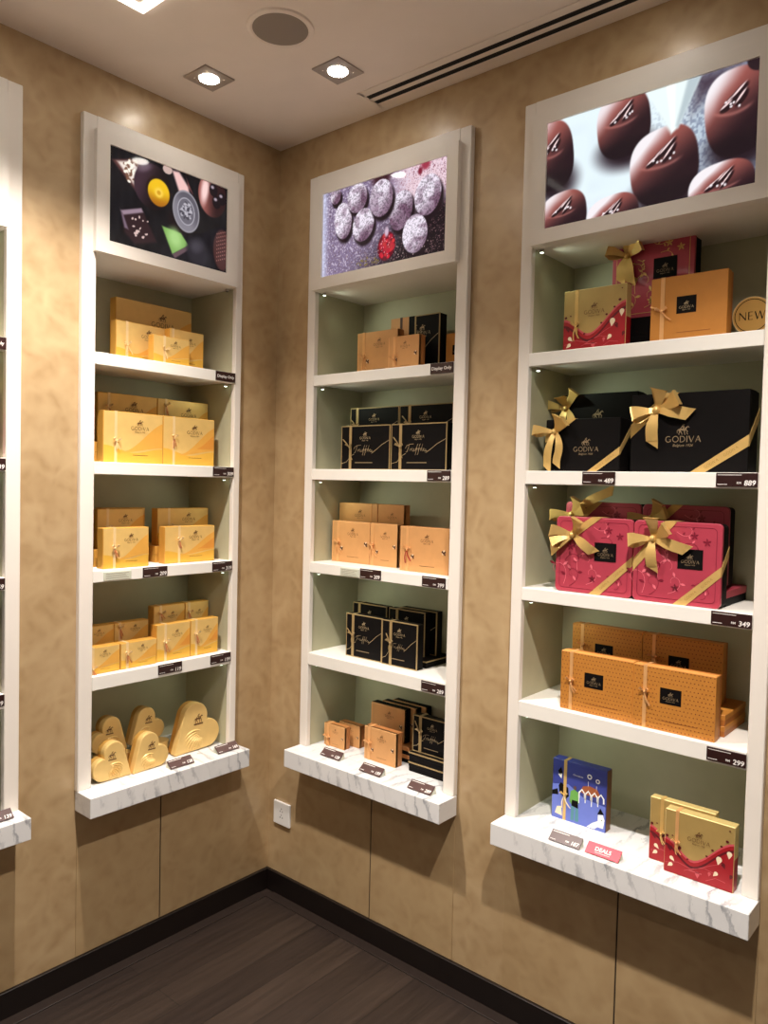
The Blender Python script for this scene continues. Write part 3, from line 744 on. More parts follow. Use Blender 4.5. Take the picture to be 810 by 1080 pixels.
def drop(f, x, z, l, a, mt, lay=4):
    c, s = math.cos(a), math.sin(a); P = [(0, 0)]
    for t in np.linspace(-2.2, 2.2, 9): P.append((l * .68 + l * .32 * math.cos(t), l * .32 * math.sin(t)))
    f.poly([(x + p * c - q * s, z + p * s + q * c) for p, q in P], mt, lay)
def body_red(mb, w, h, d, opt):
    mb.box(-w / 2, w / 2, -d / 2, d / 2, 0, h, R_top, .0012)
    mb.box(-w / 2 - .0002, w / 2 + .0002, -d / 2 + .001, d / 2 - .001, .001, h * .5, R_red)
    f = Face(mb, (-w / 2, -d / 2, 0)); e = .0014; X = lambda u: e + u * (w - 2 * e); Z = lambda v: e + v * (h - 2 * e)
    f.rect(X(0), X(1), Z(0), Z(1), R_gold, 1)
    g = lambda u: .52 - .26 * sm(u / .42) + .46 * sm((u - .4) / .62)
    for dz, mt, lay in ((.035, R_pink, 2), (0, R_red, 3), (-.06, R_deep, 4), (-.1, R_red, 5)):
        f.poly([(X(0), Z(0)), (X(1), Z(0))] + [(X(u), Z(v + dz)) for u, v in reversed(curve_pts(g))], mt, lay)
    for x, z, l, a, mt in ((.1, .34, .13, 1.9, R_deep), (.16, .2, .12, 2.4, CREAMP), (.2, .4, .1, .9, R_deep), (.78, .36, .17, 1.4, CREAMP), (.93, .5, .15, 1.5, CREAMP), (.72, .17, .12, .9, CREAMP), (.88, .33, .12, 2.0, R_deep),
                           (.5, .05, .13, 1.6, R_pink), (.66, .14, .09, 1.4, R_pink), (.06, .1, .12, .7, CREAMP), (.95, .2, .1, 1.2, R_deep)):
        drop(f, x * w, z * h, l * h * .8, a, mt, 6)
    for x, z, r in ((.62, .44, .018), (.7, .56, .02), (.82, .66, .018), (.9, .76, .024), (.35, .3, .016), (.04, .58, .024), (.12, .6, .014), (.93, .93, .012)): f.disc(x * w, z * h, r * w, r * w * .8, R_deep, 6, 8)
    for pts in ([(.02, .14), (.2, .2), (.4, .16), (.6, .24), (.76, .2)], [(.3, .1), (.5, .2), (.7, .32), (.86, .4)], [(.62, .05), (.76, .14), (.9, .12)]):
        f.line([(X(u), Z(v)) for u, v in pts], .0011, R_pink, 6)
    f.rect(w * .36, w * .56, h * .13, h * .145, R_pink, 6)
    f.logo(w * .5, h * .6, w * .32, INK, 6)

def body_blue(mb, w, h, d, opt):
    mb.box(-w / 2, w / 2, -d / 2 + .001, d / 2, 0, h, U_side, .0012)
    mb.box(-w / 2, w / 2, -d / 2, -d / 2 + .003, 0, h, U_face, .0008)
    mb.box(-w / 2 + .001, w / 2 - .001, -d / 2 + .001, d / 2 - .001, h - .001, h + .0004, U_face)
    f = Face(mb, (-w / 2, -d / 2, 0)); X = lambda u: u * w; Z = lambda v: v * h
    P = lambda pts, mt, lay=3: f.poly([(X(u), Z(v)) for u, v in pts], mt, lay)
    f.poly([(X(0), Z(0)), (X(.99), Z(0)), (X(.99), Z(.42)), (X(.6), Z(.46)), (X(.3), Z(.62)), (X(0), Z(.56))], U_light, 2)
    for x, z, r in ((.69, .84, .045), (.84, .8, .04)):
        f.disc(X(x), Z(z), r * w, r * w, W_ink, 3); f.disc(X(x), Z(z), r * w * .5, r * w * .5, U_face, 4)
        f.line([(X(x - .02), Z(z - .08)), (X(x - .02), Z(z - .16))], .001, W_ink, 3)
    P([(.52, .56), (.58, .66), (.7, .69), (.84, .66), (.9, .56), (.8, .53), (.6, .53)], mat('russet_print', (156, 84, 44), .5))
    for i in range(4):
        c = .56 + i * .115
        f.line([(X(c - .052), Z(.44)), (X(c - .05), Z(.54)), (X(c), Z(.6)), (X(c + .05), Z(.54)), (X(c + .052), Z(.46))], .0042, W_ink, 4)
        f.line([(X(c - .052), Z(.46)), (X(c - .052), Z(.36 + .03 * (i % 2)))], .0028, W_ink, 4)
    # plain figure in a green jacket and a pale mound with a dark cap
    P([(.33, .34), (.35, .52), (.41, .56), (.49, .53), (.51, .36), (.47, .3), (.37, .3)], GRN); f.disc(X(.43), Z(.59), .03 * w, .035 * w, mat('brown_print', (92, 62, 60), .5), 4)
    P([(.37, .28), (.38, .38), (.49, .38), (.5, .26)], B_face, 4); P([(.36, .04), (.37, .28), (.43, .27), (.42, .04)], TEAL); P([(.44, .04), (.45, .27), (.5, .26), (.51, .04)], TEAL)
    P([(.66, .01), (.76, .1), (.86, .16), (.86, .26), (.95, .28), (.98, .2), (.96, .06), (.86, .06), (.8, .01)], W_ink); P([(.85, .27), (.9, .38), (.97, .29)], B_face, 4); f.disc(X(.93), Z(.19), .009 * w, .009 * w, B_face, 4)
    P([(.12, .56), (.16, .62), (.24, .58), (.3, .56), (.32, .42), (.26, .36), (.14, .44)], B_face); P([(.0, .45), (.1, .5), (.12, .4), (.0, .38)], B_face); P([(.1, .8), (.16, .88), (.19, .78), (.14, .74)], B_face); P([(.1, .75), (.18, .77), (.17, .68)], W_ink)
    P([(.06, .08), (.1, .2), (.18, .22), (.2, .06)], CREAMP)
    f.text('Chocolates', X(.48), Z(.79), .0045, W_ink, 3)

BODY = dict(gold=body_gold, tan=body_tan, truffle=body_truffle, black=body_black, pink=body_pink, dots=body_dots, red=body_red, blue=body_blue)

def slim_ribbon(root, w, h, d, u, bw, mt, mt2, kz, seed, tails=(-1.75, -1.35)):
    """narrow vertical ribbon round a box with a small tied bow on its front"""
    r = random.Random(seed); x = -w / 2 + u * w; y = -d / 2
    mb = MB(); t = .0009
    mb.box(x - bw / 2, x + bw / 2, y - t, y - .0002, 0, h, mt)
    mb.box(x - bw / 2, x + bw / 2, y - t, d / 2, h + .0002, h + t, mt)
    rb = mb.build('ribbon', root)
    k = bw * 1.0; z = kz * h
    k *= .8; mb = MB(); mb.ball((x, y - .004, z), k * .42, .003, k * .5, mt, 8, 6)
    for a in (r.uniform(2.2, 2.7), r.uniform(.5, 1.0)): loop(mb, (x, y - .003, z), a, k * 1.9, k * .42, .006, mt)
    for a in tails: tail(mb, (x, y - .003, z), a + r.uniform(-.2, .2), k * r.uniform(3.4, 5.0), k * .2, .003, mt2)
    mb.build('bow', rb)

def loop(mb, c, a, l, hw, dep, mt, n=12):
    dx, dz = math.cos(a), math.sin(a); pts = []; sd = []
    for i in range(n + 1):
        t = i / n; q = l * math.sin(PI * t) ** .7
        y = c[1] - (dep * math.sin(PI * t) * (1.6 if t < .5 else .7) * (1 if t < .5 else (1 - t) * 2 * .8 + .2)) - .0006
        spread = (t - .5) * hw * 1.7 * math.sin(PI * t)
        px, pz = c[0] + dx * q - dz * spread, c[2] + dz * q + dx * spread
        ww = hw * (.26 + .74 * math.sin(PI * t))
        pts.append((px, y, pz)); sd.append((-dz * ww, -.15 * ww, dx * ww))
    mb.strip(pts, sd, mt, .0005)
def tail(mb, c, a, l, hw, dep, mt, n=9, bend=.5):
    pts = []; sd = []; px, pz = c[0], c[2]; an = a
    for i in range(n + 1):
        t = i / n; ww = hw * (.4 + .6 * min(1, t * 2.2))
        dx, dz = math.cos(an), math.sin(an)
        pts.append((px, c[1] - dep * math.sin(PI * t * .9) - .0008, pz))
        k = 1.0; sd.append((-dz * ww * k + (dx * ww * .7 if i == n else 0), 0, dx * ww * k + (dz * ww * .7 if i == n else 0)))
        px += dx * l / n; pz += dz * l / n; an += bend * .12 * (1 if t < .6 else -.6)
    mb.strip(pts, sd, mt, .0005)

def big_bow(root, w, h, d, knot, loops, tails, bw, ul=True, lr=True, ulz=.45, ulx=.42, lrx=.42, lrz=.42, side=True):
    """satin ribbon crossing two corners, with a full bow at the knot"""
    y = -d / 2 - .0006; mb = MB(); x0, x1 = -w / 2, w / 2
    def quad(pts): mb.raw([(p[0], y, p[1]) for p in pts] + [(p[0], y - .0008, p[1]) for p in pts], [(0, 1, 2, 3), (7, 6, 5, 4), (0, 4, 5, 1), (1, 5, 6, 2), (2, 6, 7, 3), (3, 7, 4, 0)], RIBG)
    def word_on(a, b):
        f = Face(mb, (0, y - .0008, 0)); an = math.atan2(b[1] - a[1], b[0] - a[0])
        for t in (.3, .68): f.word('GODIVA', a[0] + (b[0] - a[0]) * t, a[1] + (b[1] - a[1]) * t - bw * .13, bw * .24, WORDM, 1, rot=an)
    if ul:
        A = (x0, h * ulz); B = (x0 + w * ulx, h); dd = bw * 1.25
        quad([(x0, h * ulz), (x0, h * ulz + dd), (x0 + w * ulx - dd, h), (x0 + w * ulx, h)])
        mb.box(x0 + w * ulx - dd, x0 + w * ulx, -d / 2, d / 2, h + .0002, h + .001, RIBG)
    if lr:
        dd = bw * 1.3
        quad([(x0 + w * lrx, 0), (x0 + w * lrx + dd, 0), (x1, h * lrz - dd * .78), (x1, h * lrz)])
        word_on((x0 + w * lrx + dd * .5, 0), (x1, h * lrz - dd * .39))
        if side:
            s = x1 + .0006; t = .0008; rise = d * .9
            P = [(-d / 2, h * lrz - dd * .78), (-d / 2, h * lrz), (d / 2, min(h, h * lrz + rise)), (d / 2, min(h, h * lrz + rise) - dd * .78)]
            mb.raw([(s, p[0], p[1]) for p in P] + [(s + t, p[0], p[1]) for p in P], [(0, 1, 2, 3), (7, 6, 5, 4), (0, 4, 5, 1), (1, 5, 6, 2), (2, 6, 7, 3), (3, 7, 4, 0)], RIBG)
    rb = mb.build('ribbon', root)
    kx, kz = x0 + knot[0] * w, knot[1] * h; c = (kx, y - .004, kz)
    mb = MB(); mb.ball((kx, y - .010, kz), bw * .34, .008, bw * .38, RIBG, 10, 8); bow = mb.build('bow', rb)
    for a, l in loops:
        m2 = MB(); loop(m2, c, math.radians(a), l, bw * .70, .024, RIBG, 16); m2.build('bow_loop', bow)
    for a, l, b in tails:
        m2 = MB(); tail(m2, c, math.radians(a), l, bw * .56, .012, RIBG, 12, b); m2.build('bow_tail', bow)
WORDM = mat('ribbon_print', (176, 128, 60), .4, .2, var=.02)

def gift_box(style, w, s, off, z, bw, bh, d, label, group=None, ribbon=None, opt=None, rz=0.0):
    """standing box: s centre along the wall, off its front's distance in front of the wall"""
    root = empty('gift_box', wl(w, s, -off + d / 2, z), RZ[w] + rz)
    tag(root, label, 'gift box', group)
    mb = MB(); BODY[style](mb, bw, bh, d, opt or {}); mb.build('box', root)
    if ribbon: ribbon(root, bw, bh, d)
    return root
def gold_rib(u=.2, seed=1, rust=False, kz=.5, bw=.009):
    return lambda r, w, h, d: slim_ribbon(r, w, h, d, u, bw, RIB, RIBR if rust else RIB, kz, seed)
def tan_rib(u=.16, seed=1, kz=.42, bw=.011):
    return lambda r, w, h, d: slim_ribbon(r, w, h, d, u, bw, T_rib, T_rib, kz, seed)
def blk_rib(u=.2, seed=1, kz=.5, bw=.011):
    return lambda r, w, h, d: slim_ribbon(r, w, h, d, u, bw, B_gold, B_gold, kz, seed, (2.0, -1.6))

def lying_box(w, s, off, z, bw, bd, bh, lid, base, label, group=None, gold=False, name='gift_box'):
    """box lying flat on its back: lid over base"""
    root = empty(name, wl(w, s, -off + bd / 2, z), RZ[w]); tag(root, label, 'gift box', group)
    mb = MB(); mb.box(-bw / 2 + .001, bw / 2 - .001, -bd / 2 + .001, bd / 2 - .001, 0, bh * .55, base, .0012); mb.build('base', root)
    mb = MB(); mb.box(-bw / 2, bw / 2, -bd / 2, bd / 2, bh * .5, bh, lid, .0012)
    if gold: mb.box(-bw / 2 - .0004, bw / 2 + .0004, -bd / 2 - .0004, bd / 2 + .0004, bh - .0045, bh - .0003, B_gold)
    mb.build('lid', root)
    return root

ZS = [1.8626, 1.5443, 1.2248, .9108, .5803]     # shelf tops, top to bottom, and the ledge
def mid_(a, b): return (a + b) / 2, b - a
def put(style, w, a, b, off, z, h, d, label, group=None, ribbon=None, opt=None):
    c, bw = mid_(a, b); return gift_box(style, w, c, off, z, bw, h, d, label, group, ribbon, opt)
def lay(w, a, b, off, z, h, dep, lid, base, label, group=None, gold=False):
    c, bw = mid_(a, b); return lying_box(w, c, off, z, bw, dep, h, lid, base, label, group, gold)

# ---------------- niche of gold boxes (left)
g1 = 'gold boxes on the top shelf'; g2 = 'gold boxes on the second shelf'; g3 = 'gold boxes on the third shelf'; g4 = 'gold boxes on the fourth shelf'
N1 = 'assorted chocolates niche'
z = ZS[0]
put('gold', 'L', -.559, -.272, -.135, z, .21, .035, 'largest gold gift box, at the back of top shelf under the assorted chocolates picture', g1, None, {'deep': 1})
put('gold', 'L', -.585, -.392, -.088, z, .128, .032, 'gold gift box with cream bow, left in front of the largest gold box', g1, gold_rib(.2, 2, False, .42))
put('gold', 'L', -.414, -.28, -.054, z, .126, .03, 'gold gift box right of centre, standing behind the smallest top-shelf gold box', g1, gold_rib(.1, 3))
put('gold', 'L', -.498, -.363, -.016, z, .089, .03, 'smallest gold gift box, foremost on the top shelf of gold boxes', g1, gold_rib(.3, 4, False, .5))
z = ZS[1]; zb = .064
lay('L', -.66, -.43, -.085, z, zb, .14, G_side, G_side, 'lying gold box under the left rear box, second shelf of gold boxes', g2)
lay('L', -.425, -.21, -.085, z, zb, .14, G_side, G_side, 'lying gold box hidden under right rear box, second shelf of gold boxes', g2)
put('gold', 'L', -.626, -.4135, -.12, z + zb, .157, .035, 'gold gift box raised at rear left on second shelf of ' + N1, g2, gold_rib(.18, 5, True, .7))
put('gold', 'L', -.4125, -.208, -.12, z + zb, .157, .035, 'gold gift box with rust ribbon raised at rear right, second shelf, ' + N1, g2, gold_rib(.16, 6, True, .85))
put('gold', 'L', -.657, -.4505, -.03, z, .157, .035, 'wide gold gift box front left with cream twisted ribbon, second shelf, ' + N1, g2, gold_rib(.2, 7, False, .42), {'deep': 0})
put('gold', 'L', -.4495, -.248, -.03, z, .157, .035, 'wide gold gift box front right with rust bow, second shelf, ' + N1, g2, gold_rib(.2, 8, True, .55), {'deep': 1})
z = ZS[2]; zb = .053
lay('L', -.66, -.47, -.07, z, zb, .14, G_side, G_side, 'lying gold box under left rear pair, third shelf of gold boxes', g3)
lay('L', -.445, -.215, -.07, z, zb, .14, G_side, G_side, 'lying gold box under right rear box, third shelf of gold boxes', g3)
put('gold', 'L', -.598, -.44, -.142, z + zb, .124, .034, 'gold gift box mostly hidden, rearmost on the third shelf of gold boxes', g3)
put('gold', 'L', -.634, -.474, -.10, z + zb, .123, .034, 'gold gift box raised behind the left front box, third shelf, ' + N1, g3, gold_rib(.22, 9, True, .5))
put('gold', 'L', -.421, -.216, -.10, z + zb, .123, .034, 'gold gift box raised behind the right front box, third shelf, ' + N1, g3, gold_rib(.22, 10, True, .5))
put('gold', 'L', -.672, -.517, .002, z, .123, .034, 'gold gift box standing front left with tan bow, third shelf, ' + N1, g3, gold_rib(.24, 11, True, .5))
put('gold', 'L', -.445, -.248, -.02, z, .12, .034, 'gold gift box standing front right with rust bow, third shelf, ' + N1, g3, gold_rib(.28, 12, True, .62), {'deep': 1})
z = ZS[3]; zb = .044
lay('L', -.7, -.46, -.06, z, zb, .15, G_side, G_side, 'lying gold box under left rear pair, fourth shelf of gold boxes', g4)
lay('L', -.445, -.21, -.06, z, zb, .15, G_side, G_side, 'lying gold box under right rear pair, fourth shelf of gold boxes', g4)
put('gold', 'L', -.7, -.5735, -.10, z + zb, .081, .034, 'small gold gift box raised at rear, leftmost on the fourth shelf', g4, gold_rib(.2, 13, True))
put('gold', 'L', -.5725, -.449, -.10, z + zb, .081, .034, 'small gold gift box with rust bow, second in the raised rear row, fourth shelf', g4, gold_rib(.16, 14, True, .8))
put('gold', 'L', -.43, -.308, -.10, z + zb, .12, .034, 'tall gold gift box raised third in the rear row, fourth shelf', g4, gold_rib(.22, 15, True, .8))
put('gold', 'L', -.306, -.209, -.10, z + zb, .12, .034, 'tall gold gift box raised at right end of the rear row, fourth shelf', g4, gold_rib(.16, 16, True, .7))
put('gold', 'L', -.733, -.6095, -.003, z, .081, .034, 'small gold gift box at left end of the front row, fourth shelf', g4, gold_rib(.28, 17, True, .2))
put('gold', 'L', -.607, -.481, -.003, z, .081, .034, 'small gold gift box with rust bow, second in the front row, fourth shelf', g4, gold_rib(.18, 18, True, .55))
put('gold', 'L', -.477, -.3485, -.010, z, .12, .034, 'tall gold gift box third in the front row, fourth shelf', g4, gold_rib(.26, 19, True, .5), {'deep': 1})
put('gold', 'L', -.347, -.235, -.010, z, .12, .034, 'tall gold gift box at right end of the front row, fourth shelf', g4, gold_rib(.2, 20, True, .6), {'deep': 1})

# heart boxes
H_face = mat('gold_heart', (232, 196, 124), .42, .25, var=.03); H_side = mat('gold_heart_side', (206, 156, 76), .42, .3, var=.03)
HA, HR, HB, HT = .40, .47, .25, -1.08      # lobe centre, lobe radius, lobe height, tip
def heart_outline(R):
    best = min(np.linspace(-PI / 2, PI / 4, 400), key=lambda t: abs((HA + HR * math.cos(t)) * math.cos(t) + (HB + HR * math.sin(t) - HT) * math.sin(t)))
    a2 = math.acos(-HA / HR)
    right = [(HA + HR * math.cos(t), HB + HR * math.sin(t)) for t in np.linspace(best, a2, 18)]
    pts = [(.03, HT + .03)] + right + [(-x, y) for x, y in reversed(right[:-1])] + [(-.03, HT + .03)]
    return [(x * R, y * R) for x, y in pts]
_o = heart_outline(1.0); HPHI = math.atan2(_o[1][1] - HT, _o[1][0])          # slope of the straight side
def heart_box(s, off, z, H, d, ang, label, group, rz=0.0, lying=False):
    ang = math.copysign(HPHI * .97, ang); c, q = math.cos(ang), math.sin(ang)
    ys = [x * q + y * c for x, y in heart_outline(1.0)]; R = H / (max(ys) - min(ys))
    root = empty('heart_box', wl('L', s, -off + d / 2, z), RZ['L'] + rz); tag(root, label, 'heart box', group)
    c, q = math.cos(ang), math.sin(ang)
    T = lambda pts: [(x * c - y * q, x * q + y * c) for x, y in pts]
    pts = T(heart_outline(R)); zmin = min(p[1] for p in pts); xm = (min(p[0] for p in pts) + max(p[0] for p in pts)) / 2; S = lambda pts: [(x - xm, y - zmin) for x, y in pts]
    def fin(mb, nm):
        if lying: mb.v = [(x, zz - H * .5, -y + d / 2) for x, y, zz in mb.v]
        return mb.build(nm, root)
    mb = MB(); mb.prism(S(T(heart_outline(R * .975))), -d / 2 + d * .45, d / 2, H_side); 
    mb.v = [(x, y, max(zz, 0)) for x, y, zz in mb.v]; fin(mb, 'base')
    mb = MB(); mb.prism(S(pts), -d / 2, d * .02, H_face, .003)
    f = Face(mb, (0, -d / 2, 0))
    sgn = 1 if ang < 0 else -1
    for k in range(9):          # embossed plumes fanning over the lower half
        a0 = math.radians(-158 + k * 13); ln = []
        for t in np.linspace(0, 1, 10):
            q_ = R * (.18 + .62 * t); an = a0 + .55 * t * t
            x, y = .30 * R + q_ * math.cos(an), .16 * R + q_ * math.sin(an)
            x *= .85
            if abs(x) < R * .8 * (.92 + min(0, y / R) * .8): ln.append((x * sgn, y))
        if len(ln) > 3:
            P3 = S(T(ln)); n = len(P3); vs = []
            for q3 in range(n):
                a1 = Vector(P3[max(0, q3 - 1)]); b1 = Vector(P3[min(n - 1, q3 + 1)]); dv = (b1 - a1).normalized(); nv = Vector((-dv.y, dv.x)) * R * .036
                x, zz = P3[q3]; hgt = .0036 * math.sin(PI * (q3 + .6) / (n + .2))
                vs += [(x + nv.x, -d / 2 + .0001, zz + nv.y), (x, -d / 2 - hgt, zz), (x - nv.x, -d / 2 + .0001, zz - nv.y)]
            mb.raw(vs, [f4 for q3 in range(n - 1) for f4 in ((3 * q3, 3 * q3 + 1, 3 * q3 + 4, 3 * q3 + 3), (3 * q3 + 1, 3 * q3 + 2, 3 * q3 + 5, 3 * q3 + 4))], H_face)
    lc = S(T([(-.16 * R * sgn, R * .2)]))[0]
    f.emblem(lc[0], lc[1], R * .30, INK, 2); f.line([(lc[0] - R * .18, lc[1] - .003), (lc[0] + R * .18, lc[1] - .003)], R * .05, INK, 2)
    fin(mb, 'lid')
    return root
hg = 'gold heart boxes on the marble ledge'; z = ZS[4]
heart_box(-.575, -.102, z, .112, .042, 1, 'gold heart box lying flat beneath the tilted rear left heart', hg, lying=True)
heart_box(-.430, -.102, z, .112, .042, -1, 'gold heart box lying flat beneath the tilted rear middle heart', hg, lying=True)
heart_box(-.583, -.10, z + .0425, .114, .042, 1, 'gold heart box tilted left, rear left on the marble ledge', hg)
heart_box(-.439, -.11, z + .0425, .116, .042, -1, 'gold heart box tilted right, rear middle on the marble ledge', hg)
heart_box(-.637, .010, z, .117, .042, 1, 'gold heart box leaning left, foremost at the left of the marble ledge', hg)
heart_box(-.507, .015, z, .118, .042, -1, 'gold heart box tilted right, foremost in the middle of the marble ledge', hg)
heart_box(-.304, -.022, z, .165, .045, -1, 'largest gold heart box, alone at the right of the marble ledge', hg)

# ---------------- niche of tan and black boxes (middle)
N2 = 'dusted truffles niche'; t1 = 'boxes on the top shelf of the truffles niche'; t2 = 'black truffle boxes on the second shelf'; t3 = 'tan boxes on the third shelf'; t4 = 'black truffle boxes on the fourth shelf'; t5 = 'boxes on the marble ledge of the truffles niche'
z = ZS[0]
put('truffle', 'R', .431, .634, -.125, z, .19, .04, 'tall half tan, half black gift box at the back of the top shelf', t1, lambda r, w, h, d: slim_ribbon(r, w, h, d, .22, .010, NUT, NUT, .55, 31), {'split': 1})
put('dots', 'R', .643, .72, -.15, z, .123, .04, 'plain brown box half hidden by the right stile, top shelf of ' + N2, t1, None, {'plain': 1})
put('tan', 'R', .318, .496, -.082, z, .147, .033, 'tan gift box with dangling bow, left on the top shelf of ' + N2, t1, tan_rib(.17, 32, .4))
put('tan', 'R', .488, .614, -.045, z, .111, .034, 'small tan gift box in front on the top shelf of ' + N2, t1, tan_rib(.22, 33, .35))
z = ZS[1]; zb = .069
lay('R', .26, .475, -.08, z, zb, .145, B_side, B_side, 'lying black box hidden beneath left rear truffle box, second shelf', t2)
lay('R', .485, .7, -.08, z, zb, .145, B_side, B_side, 'lying black box hidden beneath right rear truffle box, second shelf', t2)
put('truffle', 'R', .258, .478, -.12, z + zb, .148, .036, 'black gold-edged truffle box raised rear left, second shelf', t2, blk_rib(.15, 34, .55))
put('truffle', 'R', .481, .70, -.12, z + zb, .148, .036, 'black gold-edged truffle box raised rear right, second shelf', t2, blk_rib(.2, 35, .55))
put('truffle', 'R', .292, .509, -.04, z, .148, .036, 'black gold-edged truffle box front left, second shelf', t2, blk_rib(.2, 36, .5))
put('truffle', 'R', .514, .735, -.04, z, .148, .036, 'black gold-edged truffle box front right, second shelf', t2, blk_rib(.18, 37, .5))
z = ZS[2]; zb = .063
lay('R', .215, .39, -.115, z, zb, .11, T_side, T_side, 'lying tan box hidden beneath left rear tan box, third shelf', t3)
lay('R', .396, .515, -.115, z, zb, .11, T_side, T_side, 'lying tan box hidden beneath right rear tan box, third shelf', t3)
put('tan', 'R', .213, .394, -.12, z + zb, .142, .034, 'tan gift box raised rear left with red bow, third shelf', t3, lambda r, w, h, d: slim_ribbon(r, w, h, d, .84, .006, T_rib, R_red, .35, 38))
put('tan', 'R', .396, .51, -.12, z + zb, .142, .034, 'narrow tan gift box raised rear right, third shelf', t3)
put('tan', 'R', .226, .4035, -.072, z, .142, .034, 'tan gift box at left end of the front row, third shelf', t3, tan_rib(.17, 39, .45))
put('tan', 'R', .405, .523, -.072, z, .142, .034, 'narrow tan gift box in the middle of the front row, third shelf', t3, tan_rib(.1, 40, .45))
put('tan', 'R', .566, .758, -.035, z, .142, .034, 'tan gift box with red ribbon knot at right end of third shelf', t3, lambda r, w, h, d: slim_ribbon(r, w, h, d, .16, .011, T_rib, R_red, .48, 41))
z = ZS[3]; zb = .023
lay('R', .45, .645, -.085, z, zb, .145, B_face, B_side, 'lying black box with gold rim beneath the right rear boxes, fourth shelf', t4, True)
lay('R', .35, .445, -.085, z, zb, .145, B_face, B_side, 'lying black box with gold rim beneath the left rear box, fourth shelf', t4, True)
put('truffle', 'R', .462, .618, -.172, z + zb, .146, .034, 'black truffle box rearmost in the raised row, fourth shelf', t4)
put('truffle', 'R', .281, .437, -.13, z + zb, .146, .034, 'black truffle box raised rear left, fourth shelf', t4, blk_rib(.2, 42, .55))
put('truffle', 'R', .447, .601, -.13, z + zb, .146, .034, 'black truffle box raised rear right, fourth shelf', t4, blk_rib(.24, 43, .55))
put('truffle', 'R', .331, .492, -.043, z, .146, .034, 'black truffle box front left with gold bow, fourth shelf', t4, blk_rib(.2, 44, .5))
put('truffle', 'R', .496, .643, -.038, z, .146, .034, 'black truffle box front right with gold bow, fourth shelf', t4, blk_rib(.26, 45, .5))
z = ZS[4]
lay('R', .40, .572, -.10, z, .026, .12, T_side, B_side, 'lying brown box, lower of the pair beneath the brown rear boxes', t5)
lay('R', .40, .572, -.10, z + .0262, .026, .12, T_side, B_side, 'lying brown box, upper of the pair beneath the brown rear boxes', t5)
put('tan', 'R', .425, .572, -.188, z + .0525, .115, .032, 'brown gift box rearmost of three standing on the marble ledge', t5, None, {'side': B_side})
put('tan', 'R', .407, .556, -.152, z + .0525, .115, .032, 'brown gift box, middle of three standing on the marble ledge', t5, None, {'side': B_side})
put('tan', 'R', .390, .538, -.115, z + .0525, .115, .034, 'brown gift box, foremost of three raised at the ledge back', t5, None, {'side': B_side})
put('tan', 'R', .262, .36, -.092, z, .077, .03, 'small tan box standing behind the leftmost box on marble ledge', t5)
put('tan', 'R', .236, .334, -.043, z, .077, .03, 'small tan box with bow, leftmost at the marble ledge front', t5, tan_rib(.2, 47, .35))
put('tan', 'R', .430, .566, -.038, z, .111, .035, 'tan gift box with copper bow, middle of the marble ledge front', t5, tan_rib(.16, 48, .5))
lay('R', .609, .772, -.052, z, .031, .145, B_face, B_side, 'lying black box with gold rim, lower of two at ledge right', t5, True)
lay('R', .609, .772, -.052, z + .0315, .031, .145, B_face, B_side, 'lying black box with gold rim, upper of two at ledge right', t5, True)
put('truffle', 'R', .612, .768, -.066, z + .063, .118, .034, 'black truffle box standing on two lying black boxes at ledge right', t5, blk_rib(.2, 49, .55))
put('truffle', 'R', .69, .79, -.158, z + .063, .165, .034, 'tall black box almost hidden behind the right stile, ledge of ' + N2, t5)

# ---------------- niche of pink, orange and black boxes (right)
N3 = 'glossy bonbons niche'; r1 = 'boxes on the top shelf of the bonbons niche'; r2 = 'black boxes with satin bows'; r3 = 'pink boxes with gold bows'; r4 = 'dotted orange boxes'; r5 = 'boxes on the marble ledge of the bonbons niche'
z = ZS[0]
lay('R', 1.205, 1.44, -.115, z, .092, .11, B_face, B_side, 'lying black box beneath the raised pink box, top shelf', r1)
put('pink', 'R', 1.209, 1.428, -.13, z + .0925, .221, .05, 'raised pink gift box with gold swirls and green-gold bow, top shelf', r1,
    lambda r, w, h, d: big_bow(r, w, h, d, (.2, .76), [(165, .045), (55, .055), (95, .05), (20, .05)], [(-115, .07, .4), (-70, .075, -.3)], .022, False, False), {'gold': 1})
put('red', 'R', 1.11, 1.287, -.05, z, .170, .03, 'red and gold gift box with slim gold bow, left on the top shelf', r1, lambda r, w, h, d: slim_ribbon(r, w, h, d, .21, .010, RIBG, RIBG, .42, 51))
put('dots', 'R', 1.351, 1.536, -.05, z, .167, .042, 'plain orange gift box with black label and copper bow, top shelf', r1, lambda r, w, h, d: slim_ribbon(r, w, h, d, .16, .010, T_rib, T_rib, .5, 52, (-1.1, 2.3)), {'plain': 1, 'px': .35})
# round NEW plaque
M_plq = mat('plaque_gold', (190, 146, 74), .4, .3, var=.03); M_plq2 = mat('plaque_edge', (226, 196, 140), .3, .4, var=.03)
root = empty('round_plaque', wl('R', 1.579, .10, z)); tag(root, 'round gold plaque reading NEW on the top shelf', 'plaque')
mb = MB(); mb.cyl((0, .006, .0585), .045, .018, M_plq2, 56, 'y'); mb.build('disc', root)
mb = MB(); mb.box(-.022, .022, -.004, .018, 0, .0165, M_plq2, .001); mb.build('foot', root)
mb = MB(); f = Face(mb, (0, -.0032, .0585)); f.disc(0, 0, .043, .043, M_plq, 1, 48)
ring = [(.0385 * math.cos(t), .0385 * math.sin(t)) for t in np.linspace(0, 2 * PI, 49)]; f.line(ring, .0018, B_face, 2)
f.word('NEW', 0, -.010, .019, B_face, 2, .22); mb.build('face', root)
z = ZS[1]
lay('R', 1.045, 1.285, -.115, z, .078, .11, B_face, B_side, 'lying black box beneath the raised rear black box, second shelf', r2)
